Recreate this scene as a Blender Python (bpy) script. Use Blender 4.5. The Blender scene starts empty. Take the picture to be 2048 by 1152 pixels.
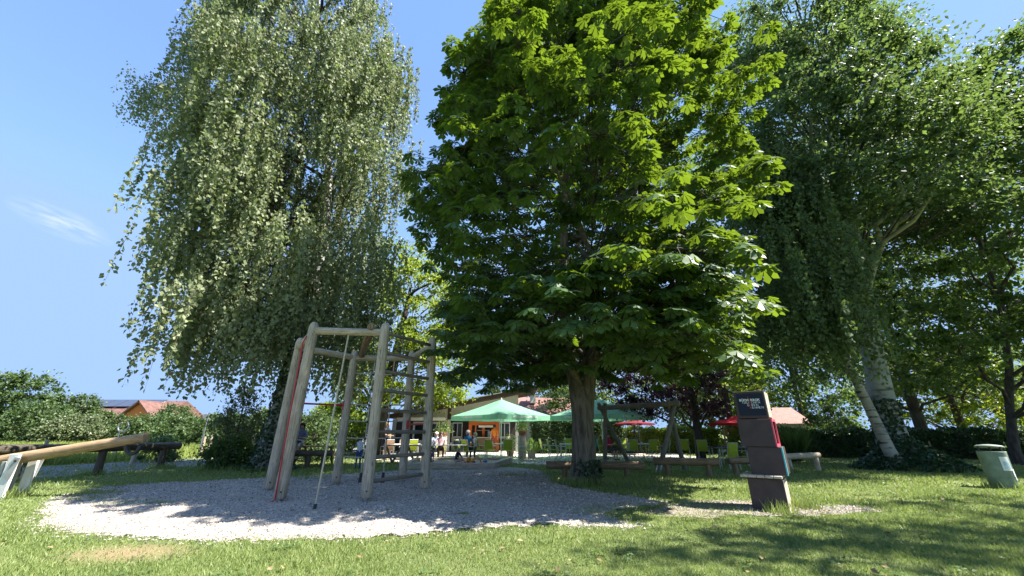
import bpy, math, random
import numpy as np
from mathutils import Vector, Matrix, Euler

R = math.radians
random.seed(7)
rng = np.random.default_rng(7)
sc = bpy.context.scene
COL = sc.collection

# ------------------------------------------------------------------ camera
cam = bpy.data.cameras.new('camera')
cam.sensor_width = 36.0
cam.lens = 13.52
cam.clip_start = 0.05
cam.clip_end = 2000
co = bpy.data.objects.new('camera', cam)
COL.objects.link(co)
co.location = (0, 0, 1.35)
co.rotation_euler = (R(90 + 20.4), 0, 0)
sc.camera = co

# ------------------------------------------------------------------ sky, sun, exposure
SUN_AZ, SUN_EL = R(100), R(56)                    # clockwise from the view direction
world = bpy.data.worlds.new('World')
sc.world = world
world.use_nodes = True
wn, wl = world.node_tree.nodes, world.node_tree.links
wn.clear()
out = wn.new('ShaderNodeOutputWorld')
bg = wn.new('ShaderNodeBackground')
sky = wn.new('ShaderNodeTexSky')
sky.sky_type = 'NISHITA'
sky.sun_disc = False
sky.sun_elevation = SUN_EL
sky.sun_rotation = SUN_AZ
sky.air_density = 1.0
sky.dust_density = 0.1
sky.ozone_density = 2.6
sky.altitude = 1800
bg.inputs['Strength'].default_value = 0.15
# a thin wisp of cirrus high over the field
tc = wn.new('ShaderNodeTexCoord')
sb = wn.new('ShaderNodeVectorMath'); sb.operation = 'SUBTRACT'
sb.inputs[1].default_value = (-0.7543, 0.5686, 0.3282)
wl.new(tc.outputs['Generated'], sb.inputs[0])
cb = wn.new('ShaderNodeCombineXYZ')
for ax_, k_, w_ in (((0.5382, 0.8209, -0.1908), 0, 0.0613), ((-0.3779, 0.0328, -0.9253), 1, 0.0224)):
    dt = wn.new('ShaderNodeVectorMath'); dt.operation = 'DOT_PRODUCT'
    dt.inputs[1].default_value = ax_
    wl.new(sb.outputs['Vector'], dt.inputs[0])
    dv = wn.new('ShaderNodeMath'); dv.operation = 'DIVIDE'; dv.inputs[1].default_value = w_
    wl.new(dt.outputs['Value'], dv.inputs[0]); wl.new(dv.outputs[0], cb.inputs[k_])
ln = wn.new('ShaderNodeVectorMath'); ln.operation = 'LENGTH'
wl.new(cb.outputs['Vector'], ln.inputs[0])
rmp = wn.new('ShaderNodeMapRange')
rmp.inputs['From Min'].default_value = 1.15
rmp.inputs['From Max'].default_value = 0.1
wl.new(ln.outputs['Value'], rmp.inputs['Value'])
nz = wn.new('ShaderNodeTexNoise')
nz.inputs['Scale'].default_value = 1.6
nz.inputs['Detail'].default_value = 6
nz.inputs['Roughness'].default_value = 0.62
nm_ = wn.new('ShaderNodeMapping'); nm_.inputs['Scale'].default_value = (0.9, 1.6, 1); nm_.inputs['Location'].default_value = (3.1, 1.7, 0)
wl.new(cb.outputs['Vector'], nm_.inputs['Vector'])
wl.new(nm_.outputs['Vector'], nz.inputs['Vector'])
r2 = wn.new('ShaderNodeMapRange')
r2.inputs['From Min'].default_value = 0.38
r2.inputs['From Max'].default_value = 0.68
wl.new(nz.outputs['Fac'], r2.inputs['Value'])
mu = wn.new('ShaderNodeMath'); mu.operation = 'MULTIPLY'; mu.use_clamp = True
wl.new(rmp.outputs['Result'], mu.inputs[0]); wl.new(r2.outputs['Result'], mu.inputs[1])
mx = wn.new('ShaderNodeMix'); mx.data_type = 'RGBA'
wl.new(mu.outputs['Value'], mx.inputs['Factor'])
# the camera's tone curve is gentle: ease the sky's range and keep its blue
gm = wn.new('ShaderNodeGamma'); gm.inputs['Gamma'].default_value = 0.42
wl.new(sky.outputs['Color'], gm.inputs['Color'])
hsv = wn.new('ShaderNodeHueSaturation'); hsv.inputs['Hue'].default_value = 0.527; hsv.inputs['Saturation'].default_value = 1.9; hsv.inputs['Value'].default_value = 0.85
wl.new(gm.outputs['Color'], hsv.inputs['Color'])
cap = wn.new('ShaderNodeVectorMath'); cap.operation = 'MINIMUM'
cap.inputs[1].default_value = (0.385, 0.595, 1.0)
wl.new(hsv.outputs['Color'], cap.inputs[0])
wl.new(cap.outputs['Vector'], mx.inputs['A'])
mx.inputs['B'].default_value = (0.72, 0.84, 1.1, 1)
wl.new(mx.outputs['Result'], bg.inputs['Color'])
wl.new(bg.outputs['Background'], out.inputs['Surface'])

sl = bpy.data.lights.new('sun', 'SUN')
sl.energy = 2.15
sl.angle = R(0.53)
sl.color = (1.0, 0.95, 0.86)
so = bpy.data.objects.new('sun', sl)
COL.objects.link(so)
S = Vector((math.cos(SUN_EL) * math.sin(SUN_AZ), math.cos(SUN_EL) * math.cos(SUN_AZ), math.sin(SUN_EL)))
so.location = S * 60
so.rotation_euler = S.to_track_quat('Z', 'Y').to_euler()

vs = sc.view_settings
vs.view_transform = 'Standard'
vs.look = 'None'
vs.exposure = 2.92
vs.gamma = 1.0
vs.use_curve_mapping = False
cy = sc.cycles
cy.max_bounces = 12
cy.diffuse_bounces = 8
cy.glossy_bounces = 2
cy.transmission_bounces = 4
cy.transparent_max_bounces = 4
cy.caustics_reflective = False
cy.caustics_refractive = False
cy.use_denoising = True

# ------------------------------------------------------------------ materials
MATS = {}

def nodes_of(name):
    m = bpy.data.materials.new(name)
    m.use_nodes = True
    nt = m.node_tree
    nt.nodes.clear()
    o = nt.nodes.new('ShaderNodeOutputMaterial')
    MATS[name] = m
    return m, nt.nodes, nt.links, o

def ramp(n, l, fac, stops):
    r = n.new('ShaderNodeValToRGB')
    cr = r.color_ramp
    while len(cr.elements) < len(stops):
        cr.elements.new(0.5)
    for e, (p, c) in zip(cr.elements, stops):
        e.position = p
        e.color = (*c, 1)
    l.new(fac, r.inputs['Fac'])
    return r.outputs['Color']

def noise(n, l, scale, detail=4, rough=0.55, vec=None, dist=0.0):
    t = n.new('ShaderNodeTexNoise')
    t.inputs['Scale'].default_value = scale
    t.inputs['Detail'].default_value = detail
    t.inputs['Roughness'].default_value = rough
    t.inputs['Distortion'].default_value = dist
    if vec is not None:
        l.new(vec, t.inputs['Vector'])
    return t.outputs['Fac']

def bump(n, l, height, strength, dist=0.02):
    b = n.new('ShaderNodeBump')
    b.inputs['Strength'].default_value = strength
    b.inputs['Distance'].default_value = dist
    l.new(height, b.inputs['Height'])
    return b.outputs['Normal']

def mixc(n, l, fac, a, b):
    m = n.new('ShaderNodeMix'); m.data_type = 'RGBA'
    for s, v in (('Factor', fac), ('A', a), ('B', b)):
        if isinstance(v, (int, float)): m.inputs[s].default_value = v
        elif isinstance(v, tuple): m.inputs[s].default_value = (*v, 1)
        else: l.new(v, m.inputs[s])
    return m.outputs['Result']

def plain(name, col, rough=0.6, metal=0.0, var=0.18, scale=6.0, bmp=0.0, trans=0.0, emit=None):
    m, n, l, o = nodes_of(name)
    p = n.new('ShaderNodeBsdfPrincipled')
    tcn = n.new('ShaderNodeTexCoord')
    f = noise(n, l, scale, 5, 0.6, tcn.outputs['Object'])
    lo = tuple(c * (1 - var) for c in col); hi = tuple(min(1, c * (1 + var)) for c in col)
    c = ramp(n, l, f, [(0.3, lo), (0.7, hi)])
    l.new(c, p.inputs['Base Color'])
    p.inputs['Roughness'].default_value = rough
    p.inputs['Metallic'].default_value = metal
    if bmp:
        l.new(bump(n, l, noise(n, l, scale * 6, 4, 0.6, tcn.outputs['Object']), bmp, 0.01), p.inputs['Normal'])
    if trans:
        t = n.new('ShaderNodeBsdfTranslucent')
        l.new(c, t.inputs['Color'])
        ms = n.new('ShaderNodeMixShader')
        ms.inputs['Fac'].default_value = trans
        l.new(p.outputs[0], ms.inputs[1]); l.new(t.outputs[0], ms.inputs[2])
        l.new(ms.outputs[0], o.inputs['Surface'])
    else:
        l.new(p.outputs[0], o.inputs['Surface'])
    return m

def leafmat(name, dark, light, tr, rough=0.42, tmix=0.42, spec=0.5, patch=0.6):
    """leaf: a sheen on top, light coming through, every leaf its own tint"""
    m, n, l, o = nodes_of(name)
    g = n.new('ShaderNodeNewGeometry')
    tcn = n.new('ShaderNodeTexCoord')
    pf = noise(n, l, patch, 3, 0.5, tcn.outputs['Object'])
    a = n.new('ShaderNodeMath'); a.operation = 'MULTIPLY_ADD'; a.use_clamp = True
    l.new(pf, a.inputs[0]); a.inputs[1].default_value = 0.7
    b = n.new('ShaderNodeMath'); b.operation = 'MULTIPLY_ADD'
    l.new(g.outputs['Random Per Island'], b.inputs[0]); b.inputs[1].default_value = 0.6; b.inputs[2].default_value = -0.15
    l.new(b.outputs[0], a.inputs[2])
    c = ramp(n, l, a.outputs[0], [(0.0, dark), (1.0, light)])
    p = n.new('ShaderNodeBsdfPrincipled')
    l.new(c, p.inputs['Base Color'])
    p.inputs['Roughness'].default_value = rough
    p.inputs['Specular IOR Level'].default_value = spec
    t = n.new('ShaderNodeBsdfTranslucent')
    hs = n.new('ShaderNodeMix'); hs.data_type = 'RGBA'
    hs.inputs['A'].default_value = (*tuple(x * 0.6 for x in tr), 1)
    hs.inputs['B'].default_value = (*tr, 1)
    l.new(a.outputs[0], hs.inputs['Factor'])
    l.new(hs.outputs['Result'], t.inputs['Color'])
    ms = n.new('ShaderNodeMixShader')
    ms.inputs['Fac'].default_value = tmix
    l.new(p.outputs[0], ms.inputs[1]); l.new(t.outputs[0], ms.inputs[2])
    l.new(ms.outputs[0], o.inputs['Surface'])
    return m

def woodmat(name, c0, c1, c2, rough=0.75, stretch=9.0, crack=0.9):
    """weathered timber: grain runs along the V axis of the UV map"""
    m, n, l, o = nodes_of(name)
    uv = n.new('ShaderNodeUVMap'); uv.uv_map = 'UVMap'
    mpn = n.new('ShaderNodeMapping')
    mpn.inputs['Scale'].default_value = (stretch * 4, 2.2, 1)
    l.new(uv.outputs['UV'], mpn.inputs['Vector'])
    f = noise(n, l, 1.0, 6, 0.65, mpn.outputs['Vector'], 0.6)
    c = ramp(n, l, f, [(0.28, c0), (0.5, c1), (0.72, c2)])
    tcn = n.new('ShaderNodeTexCoord')
    blot = noise(n, l, 3.5, 3, 0.5, tcn.outputs['Object'])
    c = mixc(n, l, ramp(n, l, blot, [(0.42, (0, 0, 0)), (0.75, (0.55, 0.55, 0.55))]), c, c0)
    mp2 = n.new('ShaderNodeMapping')
    mp2.inputs['Scale'].default_value = (stretch * 2.2, 0.8, 1)
    l.new(uv.outputs['UV'], mp2.inputs['Vector'])
    cr = noise(n, l, 1.0, 2, 0.5, mp2.outputs['Vector'], 0.3)
    cm = ramp(n, l, cr, [(0.485, (0, 0, 0)), (0.5, (crack,) * 3), (0.515, (0, 0, 0))])
    c = mixc(n, l, cm, c, tuple(x * 0.3 for x in c0))
    kp = n.new('ShaderNodeMapping'); kp.inputs['Scale'].default_value = (4.2, 1.9, 1)
    l.new(uv.outputs['UV'], kp.inputs['Vector'])
    vk = n.new('ShaderNodeTexVoronoi'); vk.inputs['Scale'].default_value = 1.0; vk.inputs['Randomness'].default_value = 1.0
    l.new(kp.outputs['Vector'], vk.inputs['Vector'])
    c = mixc(n, l, ramp(n, l, vk.outputs['Distance'], [(0.06, (0.85,) * 3), (0.10, (0.35,) * 3), (0.16, (0, 0, 0))]), c, tuple(x * 0.55 for x in c0))
    p = n.new('ShaderNodeBsdfPrincipled')
    l.new(c, p.inputs['Base Color'])
    p.inputs['Roughness'].default_value = rough
    l.new(bump(n, l, f, 0.5, 0.006), p.inputs['Normal'])
    l.new(p.outputs[0], o.inputs['Surface'])
    return m

woodmat('wood_grey', (0.24, 0.19, 0.135), (0.46, 0.385, 0.285), (0.60, 0.515, 0.40))
woodmat('wood_tan', (0.22, 0.135, 0.07), (0.40, 0.265, 0.145), (0.53, 0.385, 0.235))
woodmat('wood_dark', (0.045, 0.035, 0.025), (0.09, 0.07, 0.05), (0.15, 0.12, 0.085))
woodmat('wood_brown', (0.12, 0.075, 0.04), (0.22, 0.15, 0.085), (0.34, 0.25, 0.15))
woodmat('wood_pale', (0.36, 0.30, 0.22), (0.52, 0.45, 0.35), (0.62, 0.56, 0.46))
woodmat('wood_brown_grey', (0.10, 0.085, 0.065), (0.19, 0.165, 0.13), (0.29, 0.255, 0.20))  # darker brown-grey timber of the swing and the rungs
plain('steel', (0.35, 0.36, 0.37), 0.4, 0.8)
plain('dark_steel', (0.06, 0.06, 0.065), 0.45, 0.5)
plain('red_paint', (0.42, 0.02, 0.024), 0.4)
plain('rope', (0.48, 0.42, 0.30), 0.9, var=0.3, scale=60)
plain('net_rope', (0.42, 0.39, 0.33), 0.9, var=0.3, scale=60)
plain('black_rubber', (0.02, 0.02, 0.022), 0.6)
plain('white_paint', (0.72, 0.71, 0.68), 0.6, var=0.1, bmp=0.1)
plain('grey_paint', (0.36, 0.36, 0.35), 0.6, var=0.15, bmp=0.1)
plain('box_brown', (0.055, 0.034, 0.031), 0.62, var=0.35, scale=3.5, bmp=0.12)
plain('sign_blue', (0.004, 0.011, 0.028), 0.75, var=0.1)
plain('letter_white', (0.8, 0.8, 0.78), 0.6, var=0.05)
plain('letter_orange', (0.55, 0.10, 0.06), 0.6, var=0.05)
plain('pink_paint', (0.58, 0.08, 0.13), 0.5, var=0.12)
plain('turquoise_paint', (0.10, 0.42, 0.48), 0.5, var=0.12)
plain('bin_green', (0.17, 0.23, 0.19), 0.7, var=0.3, scale=4, bmp=0.2)
plain('lid_grey', (0.20, 0.24, 0.21), 0.6)
plain('sticker', (0.72, 0.73, 0.72), 0.5, var=0.06)
plain('sticker_blue', (0.42, 0.58, 0.68), 0.5, var=0.25, scale=18)
plain('canopy_green', (0.27, 0.55, 0.39), 0.75, var=0.12, trans=0.45)
plain('canopy_red', (0.50, 0.02, 0.035), 0.75, var=0.12, trans=0.3)
plain('canopy_red_shaded', (0.20, 0.012, 0.022), 0.8, var=0.12, trans=0.25)  # red cloth with the shade under the green parasol put into its colour
plain('pole_white', (0.62, 0.62, 0.60), 0.45, var=0.06)
plain('lime_mesh', (0.38, 0.46, 0.03), 0.7, var=0.12, trans=0.2)
plain('chair_metal', (0.52, 0.53, 0.50), 0.4, 0.3, var=0.06)
plain('brown_mesh', (0.34, 0.20, 0.12), 0.75, var=0.12)
plain('table_grey', (0.55, 0.54, 0.52), 0.5, var=0.08)
plain('table_dark', (0.10, 0.09, 0.085), 0.5)
plain('wall_cream', (0.60, 0.57, 0.48), 0.85, var=0.06, bmp=0.1)
plain('wall_orange', (0.56, 0.14, 0.03), 0.8, var=0.1)
plain('wall_house_orange', (0.62, 0.20, 0.07), 0.8, var=0.1)
plain('trim_brown', (0.06, 0.03, 0.02), 0.6)
plain('interior', (0.035, 0.03, 0.03), 0.8)
plain('glass_dark', (0.02, 0.025, 0.028), 0.08)
plain('solar', (0.05, 0.06, 0.09), 0.25)
plain('concrete', (0.42, 0.36, 0.31), 0.95, var=0.45, scale=18, bmp=0.7)
plain('terracotta', (0.40, 0.16, 0.09), 0.8)
plain('toy_orange', (0.65, 0.22, 0.02), 0.45)
plain('toy_blue', (0.05, 0.25, 0.60), 0.45)
plain('sign_dark', (0.02, 0.035, 0.06), 0.4)
plain('car_paint', (0.42, 0.47, 0.5), 0.25, 0.3)
plain('orange_cloth', (0.62, 0.20, 0.02), 0.8)
plain('soil', (0.09, 0.065, 0.045), 0.95, var=0.4, scale=9, bmp=0.4)  # dark brown given to the light-blocking cores inside the hedges

leafmat('leaf_birch', (0.120, 0.160, 0.075), (0.31, 0.335, 0.195), (0.31, 0.41, 0.12), 0.55, 0.33, 0.35, 0.35)
leafmat('leaf_chestnut', (0.027, 0.070, 0.034), (0.078, 0.148, 0.046), (0.28, 0.42, 0.022), 0.46, 0.32, 0.4)
leafmat('leaf_aspen', (0.052, 0.098, 0.042), (0.13, 0.185, 0.080), (0.24, 0.36, 0.07), 0.52, 0.36, 0.3)
leafmat('leaf_hornbeam', (0.034, 0.078, 0.028), (0.090, 0.150, 0.045), (0.25, 0.38, 0.05), 0.52, 0.36, 0.3)
leafmat('leaf_yellow', (0.090, 0.145, 0.015), (0.175, 0.24, 0.028), (0.46, 0.58, 0.04), 0.45, 0.45)
leafmat('leaf_purple', (0.020, 0.010, 0.016), (0.050, 0.020, 0.030), (0.11, 0.03, 0.05), 0.4, 0.3)
leafmat('leaf_hedge', (0.012, 0.038, 0.012), (0.040, 0.090, 0.022), (0.10, 0.20, 0.02), 0.42, 0.25)
leafmat('leaf_far', (0.035, 0.072, 0.022), (0.090, 0.140, 0.042), (0.18, 0.28, 0.04), 0.5, 0.3)
leafmat('leaf_wispy', (0.085, 0.115, 0.050), (0.17, 0.20, 0.09), (0.22, 0.30, 0.08), 0.4, 0.3)
leafmat('leaf_ivy', (0.012, 0.040, 0.014), (0.035, 0.085, 0.026), (0.06, 0.13, 0.02), 0.4, 0.2)
leafmat('leaf_palm', (0.10, 0.18, 0.03), (0.20, 0.30, 0.05), (0.35, 0.50, 0.06), 0.4, 0.4)
leafmat('grass_blade', (0.125, 0.190, 0.046), (0.300, 0.350, 0.125), (0.40, 0.52, 0.12), 0.5, 0.35, 0.4, 0.9)
leafmat('field_blade', (0.15, 0.21, 0.045), (0.30, 0.34, 0.09), (0.42, 0.50, 0.09), 0.6, 0.35, 0.3, 0.3)

def bark(name, base, crackc, sx, sz, stripes=False, lo=0.42, hi=0.56):
    m, n, l, o = nodes_of(name)
    tcn = n.new('ShaderNodeTexCoord')
    mpn = n.new('ShaderNodeMapping')
    mpn.inputs['Scale'].default_value = (sx, sx, sz)
    l.new(tcn.outputs['Object'], mpn.inputs['Vector'])
    f = noise(n, l, 1.0, 6, 0.62, mpn.outputs['Vector'], 0.5)
    c = ramp(n, l, f, [(lo, crackc), (hi, base), (0.8, tuple(min(1, x * 1.25) for x in base))])
    g2 = noise(n, l, 1.3, 3, 0.5, tcn.outputs['Object'])
    c = mixc(n, l, ramp(n, l, g2, [(0.45, (0, 0, 0)), (0.7, (0.6, 0.6, 0.6))]), c, tuple(x * 0.55 for x in base))
    p = n.new('ShaderNodeBsdfPrincipled')
    l.new(c, p.inputs['Base Color'])
    p.inputs['Roughness'].default_value = 0.85
    l.new(bump(n, l, f, 0.8, 0.04), p.inputs['Normal'])
    l.new(p.outputs[0], o.inputs['Surface'])
    return m

bark('bark_birch', (0.34, 0.325, 0.29), (0.03, 0.028, 0.025), 1.6, 9.0, lo=0.40, hi=0.47)
bark('bark_aspen', (0.30, 0.31, 0.27), (0.06, 0.055, 0.045), 1.5, 4.5, lo=0.36, hi=0.46)
bark('bark_chestnut', (0.20, 0.165, 0.125), (0.055, 0.042, 0.03), 9.0, 1.7, lo=0.36, hi=0.58)
bark('bark_dark', (0.075, 0.062, 0.048), (0.02, 0.017, 0.014), 8.0, 1.6, lo=0.36, hi=0.58)

def ground_mats():
    # lawn soil and thatch between the blades
    m, n, l, o = nodes_of('lawn')
    tcn = n.new('ShaderNodeTexCoord')
    f = noise(n, l, 0.45, 4, 0.6, tcn.outputs['Object'])
    c = ramp(n, l, f, [(0.3, (0.085, 0.125, 0.028)), (0.55, (0.125, 0.165, 0.042)), (0.75, (0.165, 0.185, 0.062))])
    f2 = noise(n, l, 38, 4, 0.7, tcn.outputs['Object'])
    c = mixc(n, l, ramp(n, l, f2, [(0.4, (0, 0, 0)), (0.8, (0.8, 0.8, 0.8))]), c, (0.15, 0.15, 0.06))
    # dry trodden patch near the gravel
    dm = n.new('ShaderNodeMapping'); dm.vector_type = 'TEXTURE'
    dm.inputs['Location'].default_value = (-4.55, 5.35, 0); dm.inputs['Scale'].default_value = (0.85, 0.42, 1)
    l.new(tcn.outputs['Object'], dm.inputs['Vector'])
    ll = n.new('ShaderNodeVectorMath'); ll.operation = 'LENGTH'
    l.new(dm.outputs['Vector'], ll.inputs[0])
    rr = n.new('ShaderNodeMapRange'); rr.inputs['From Min'].default_value = 1.2; rr.inputs['From Max'].default_value = 0.2
    l.new(ll.outputs['Value'], rr.inputs['Value'])
    c = mixc(n, l, rr.outputs['Result'], c, (0.26, 0.19, 0.10))
    p = n.new('ShaderNodeBsdfPrincipled')
    l.new(c, p.inputs['Base Color']); p.inputs['Roughness'].default_value = 0.9
    l.new(bump(n, l, f2, 0.8, 0.03), p.inputs['Normal'])
    l.new(p.outputs[0], o.inputs['Surface'])

    def stony(name, c0, c1, c2, cells, b=0.9):
        m, n, l, o = nodes_of(name)
        tcn = n.new('ShaderNodeTexCoord')
        v = n.new('ShaderNodeTexVoronoi')
        v.inputs['Scale'].default_value = cells
        l.new(tcn.outputs['Object'], v.inputs['Vector'])
        sp = n.new('ShaderNodeSeparateColor')
        l.new(v.outputs['Color'], sp.inputs[0])
        c = ramp(n, l, sp.outputs[0], [(0.05, c0), (0.5, c1), (0.95, c2)])
        f = noise(n, l, 0.7, 4, 0.6, tcn.outputs['Object'])
        c = mixc(n, l, ramp(n, l, f, [(0.4, (0, 0, 0)), (0.75, (0.5, 0.5, 0.5))]), c, c0)
        p = n.new('ShaderNodeBsdfPrincipled')
        l.new(c, p.inputs['Base Color']); p.inputs['Roughness'].default_value = 0.9
        l.new(bump(n, l, v.outputs['Distance'], b, 0.02), p.inputs['Normal'])
        l.new(p.outputs[0], o.inputs['Surface'])
    stony('gravel', (0.22, 0.195, 0.17), (0.37, 0.335, 0.295), (0.49, 0.445, 0.395), 34)
    stony('dirt', (0.13, 0.10, 0.07), (0.24, 0.20, 0.155), (0.38, 0.35, 0.31), 34, 0.6)
    stony('paving', (0.38, 0.35, 0.31), (0.48, 0.45, 0.40), (0.56, 0.53, 0.48), 26, 0.3)
    stony('asphalt', (0.12, 0.12, 0.125), (0.165, 0.165, 0.17), (0.22, 0.22, 0.22), 60, 0.3)
    stony('sand', (0.36, 0.30, 0.21), (0.42, 0.36, 0.26), (0.47, 0.41, 0.31), 70, 0.3)
    m, n, l, o = nodes_of('pebble')
    g = n.new('ShaderNodeNewGeometry')
    c = ramp(n, l, g.outputs['Random Per Island'], [(0.0, (0.11, 0.095, 0.085)), (0.35, (0.34, 0.305, 0.27)), (0.8, (0.47, 0.43, 0.385)), (1.0, (0.58, 0.53, 0.48))])
    p = n.new('ShaderNodeBsdfPrincipled')
    l.new(c, p.inputs['Base Color']); p.inputs['Roughness'].default_value = 0.85
    l.new(p.outputs[0], o.inputs['Surface'])
    m, n, l, o = nodes_of('roof_tile')
    tcn = n.new('ShaderNodeTexCoord')
    f = noise(n, l, 3.0, 5, 0.7, tcn.outputs['Object'])
    c = ramp(n, l, f, [(0.3, (0.20, 0.105, 0.090)), (0.7, (0.32, 0.175, 0.15))])
    p = n.new('ShaderNodeBsdfPrincipled')
    l.new(c, p.inputs['Base Color']); p.inputs['Roughness'].default_value = 0.85
    l.new(p.outputs[0], o.inputs['Surface'])
ground_mats()
plain('roof_weathered', (0.145, 0.072, 0.058), 0.85, var=0.35, scale=1.2)

# ------------------------------------------------------------------ mesh helpers
class MB:
    """collects shapes into one mesh, with a UV map whose V runs along the grain"""
    def __init__(s):
        s.v, s.f, s.uv, s.sm, s.mi = [], [], [], [], []

    def add(s, vs_, fs, uvs=None, smooth=False, mi=0):
        b = len(s.v)
        s.v += [tuple(p) for p in vs_]
        for k, f in enumerate(fs):
            s.f.append([b + i for i in f])
            s.uv.append(uvs[k] if uvs else [(vs_[i][0], vs_[i][2]) for i in f])
            s.sm.append(smooth); s.mi.append(mi)
        return s

    def box(s, c, size, rz=0.0, mat=None, mi=0, bev=0.0):
        hx, hy, hz = (d / 2 for d in size)
        M = mat if mat is not None else Matrix.Rotation(rz, 3, 'Z')
        c = Vector(c)
        ax = max(range(3), key=lambda i: size[i])
        if bev <= 0:
            P = [Vector((x * hx, y * hy, z * hz)) for x in (-1, 1) for y in (-1, 1) for z in (-1, 1)]
            F = [(0, 1, 3, 2), (4, 6, 7, 5), (0, 4, 5, 1), (2, 3, 7, 6), (0, 2, 6, 4), (1, 5, 7, 3)]
        else:
            b = min(bev, hx * .9, hy * .9, hz * .9)
            import itertools
            idx = {}; P = []
            for sx, sy, sz in itertools.product((-1, 1), repeat=3):
                for a in range(3):
                    h = [hx - b, hy - b, hz - b]; h[a] = (hx, hy, hz)[a]
                    idx[(sx, sy, sz, a)] = len(P)
                    P.append(Vector((sx * h[0], sy * h[1], sz * h[2])))
            F = []
            for a in range(3):
                o1, o2 = [i for i in range(3) if i != a]
                for sg in (-1, 1):
                    q = []
                    for s1, s2 in ((-1, -1), (1, -1), (1, 1), (-1, 1)):
                        k = [0, 0, 0]; k[a] = sg; k[o1] = s1; k[o2] = s2
                        q.append(idx[(*k, a)])
                    F.append(q)
            for a in range(3):
                o1, o2 = [i for i in range(3) if i != a]
                for s1, s2 in itertools.product((-1, 1), repeat=2):
                    k0 = [0, 0, 0]; k0[o1] = s1; k0[o2] = s2
                    ka = list(k0); ka[a] = -1; kb = list(k0); kb[a] = 1
                    F.append([idx[(*ka, o1)], idx[(*kb, o1)], idx[(*kb, o2)], idx[(*ka, o2)]])
            for k in itertools.product((-1, 1), repeat=3):
                F.append([idx[(*k, 0)], idx[(*k, 1)], idx[(*k, 2)]])
            for q in F:                                    # face the outside
                n_ = (P[q[1]] - P[q[0]]).cross(P[q[2]] - P[q[0]])
                if n_.dot(sum((P[i] for i in q), Vector())) < 0: q.reverse()
        off = random.random() * 7
        oth = [i for i in range(3) if i != ax]
        U = [[(P[i][oth[0]] + P[i][oth[1]] + off, P[i][ax] + off) for i in f] for f in F]
        return s.add([c + M @ p for p in P], F, U, False, mi)

    def tube(s, pts, rad, seg=12, caps=True, rough=0.0, mi=0, bevel=0.0):
        pts = [Vector(p) for p in pts]
        rad = [rad] * len(pts) if isinstance(rad, (int, float)) else list(rad)
        if bevel and caps:
            d0 = (pts[0] - pts[1]).normalized(); d1 = (pts[-1] - pts[-2]).normalized()
            pts = [pts[0] + d0 * 0, pts[0] - d0 * bevel] + pts[1:-1] + [pts[-1] - d1 * bevel, pts[-1]]
            rad = [rad[0] - bevel, rad[0]] + rad[1:-1] + [rad[-1], rad[-1] - bevel]
        n = len(pts)
        t0 = (pts[1] - pts[0]).normalized()
        up = Vector((0, 0, 1)) if abs(t0.z) < 0.9 else Vector((1, 0, 0))
        nx = t0.cross(up).normalized()
        V, L, acc = [], [], 0.0
        off = random.random() * 9
        wob = [1 + rough * (random.random() - .5) for _ in range(seg)]
        for i in range(n):
            t = (pts[min(i + 1, n - 1)] - pts[max(i - 1, 0)]).normalized()
            nx = (nx - t * nx.dot(t)).normalized()
            ny = t.cross(nx)
            if i: acc += (pts[i] - pts[i - 1]).length
            L.append(acc + off)
            for k in range(seg):
                a = 2 * math.pi * k / seg
                w = wob[k] * (1 + rough * .4 * (random.random() - .5))
                V.append(pts[i] + (nx * math.cos(a) + ny * math.sin(a)) * rad[i] * w)
        F, U = [], []
        circ = 2 * math.pi * max(rad)
        for i in range(n - 1):
            for k in range(seg):
                k2 = (k + 1) % seg
                F.append((i * seg + k, i * seg + k2, (i + 1) * seg + k2, (i + 1) * seg + k))
                u0, u1 = k / seg * circ + off, (k + 1) / seg * circ + off
                U.append([(u0, L[i]), (u1, L[i]), (u1, L[i + 1]), (u0, L[i + 1])])
        s.add(V, F, U, True, mi)
        if caps:
            for i, rev in ((0, True), (n - 1, False)):
                ring = V[i * seg:(i + 1) * seg]
                f = list(range(seg))
                if rev: f = f[::-1]
                s.add(ring, [f], [[(random.random() * .02 + p.x * .3, p.z * .3 + p.y * .3) for p in [ring[j] for j in f]]], False, mi)
        return s

    def lathe(s, prof, seg=20, c=(0, 0, 0), mi=0, smooth=True):
        V, F = [], []
        for r, z in prof:
            for k in range(seg):
                a = 2 * math.pi * k / seg
                V.append((c[0] + r * math.cos(a), c[1] + r * math.sin(a), c[2] + z))
        for i in range(len(prof) - 1):
            for k in range(seg):
                k2 = (k + 1) % seg
                F.append((i * seg + k, i * seg + k2, (i + 1) * seg + k2, (i + 1) * seg + k))
        return s.add(V, F, None, smooth, mi)

    def ball(s, c, r, seg=10, rings=7, sc3=(1, 1, 1), mi=0):
        prof = [(max(1e-4, math.sin(math.pi * i / rings)) * r, -math.cos(math.pi * i / rings) * r) for i in range(rings + 1)]
        V, F = [], []
        for rr, z in prof:
            for k in range(seg):
                a = 2 * math.pi * k / seg
                V.append((c[0] + rr * math.cos(a) * sc3[0], c[1] + rr * math.sin(a) * sc3[1], c[2] + z * sc3[2]))
        for i in range(rings):
            for k in range(seg):
                k2 = (k + 1) % seg
                F.append((i * seg + k, i * seg + k2, (i + 1) * seg + k2, (i + 1) * seg + k))
        return s.add(V, F, None, True, mi)

    def mesh(s, name):
        me = bpy.data.meshes.new(name)
        me.from_pydata(s.v, [], s.f)
        uvl = me.uv_layers.new(name='UVMap')
        uvl.data.foreach_set('uv', [c for f in s.uv for p in f for c in p])
        me.polygons.foreach_set('use_smooth', s.sm)
        me.polygons.foreach_set('material_index', s.mi)
        me.update()
        return me

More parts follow.
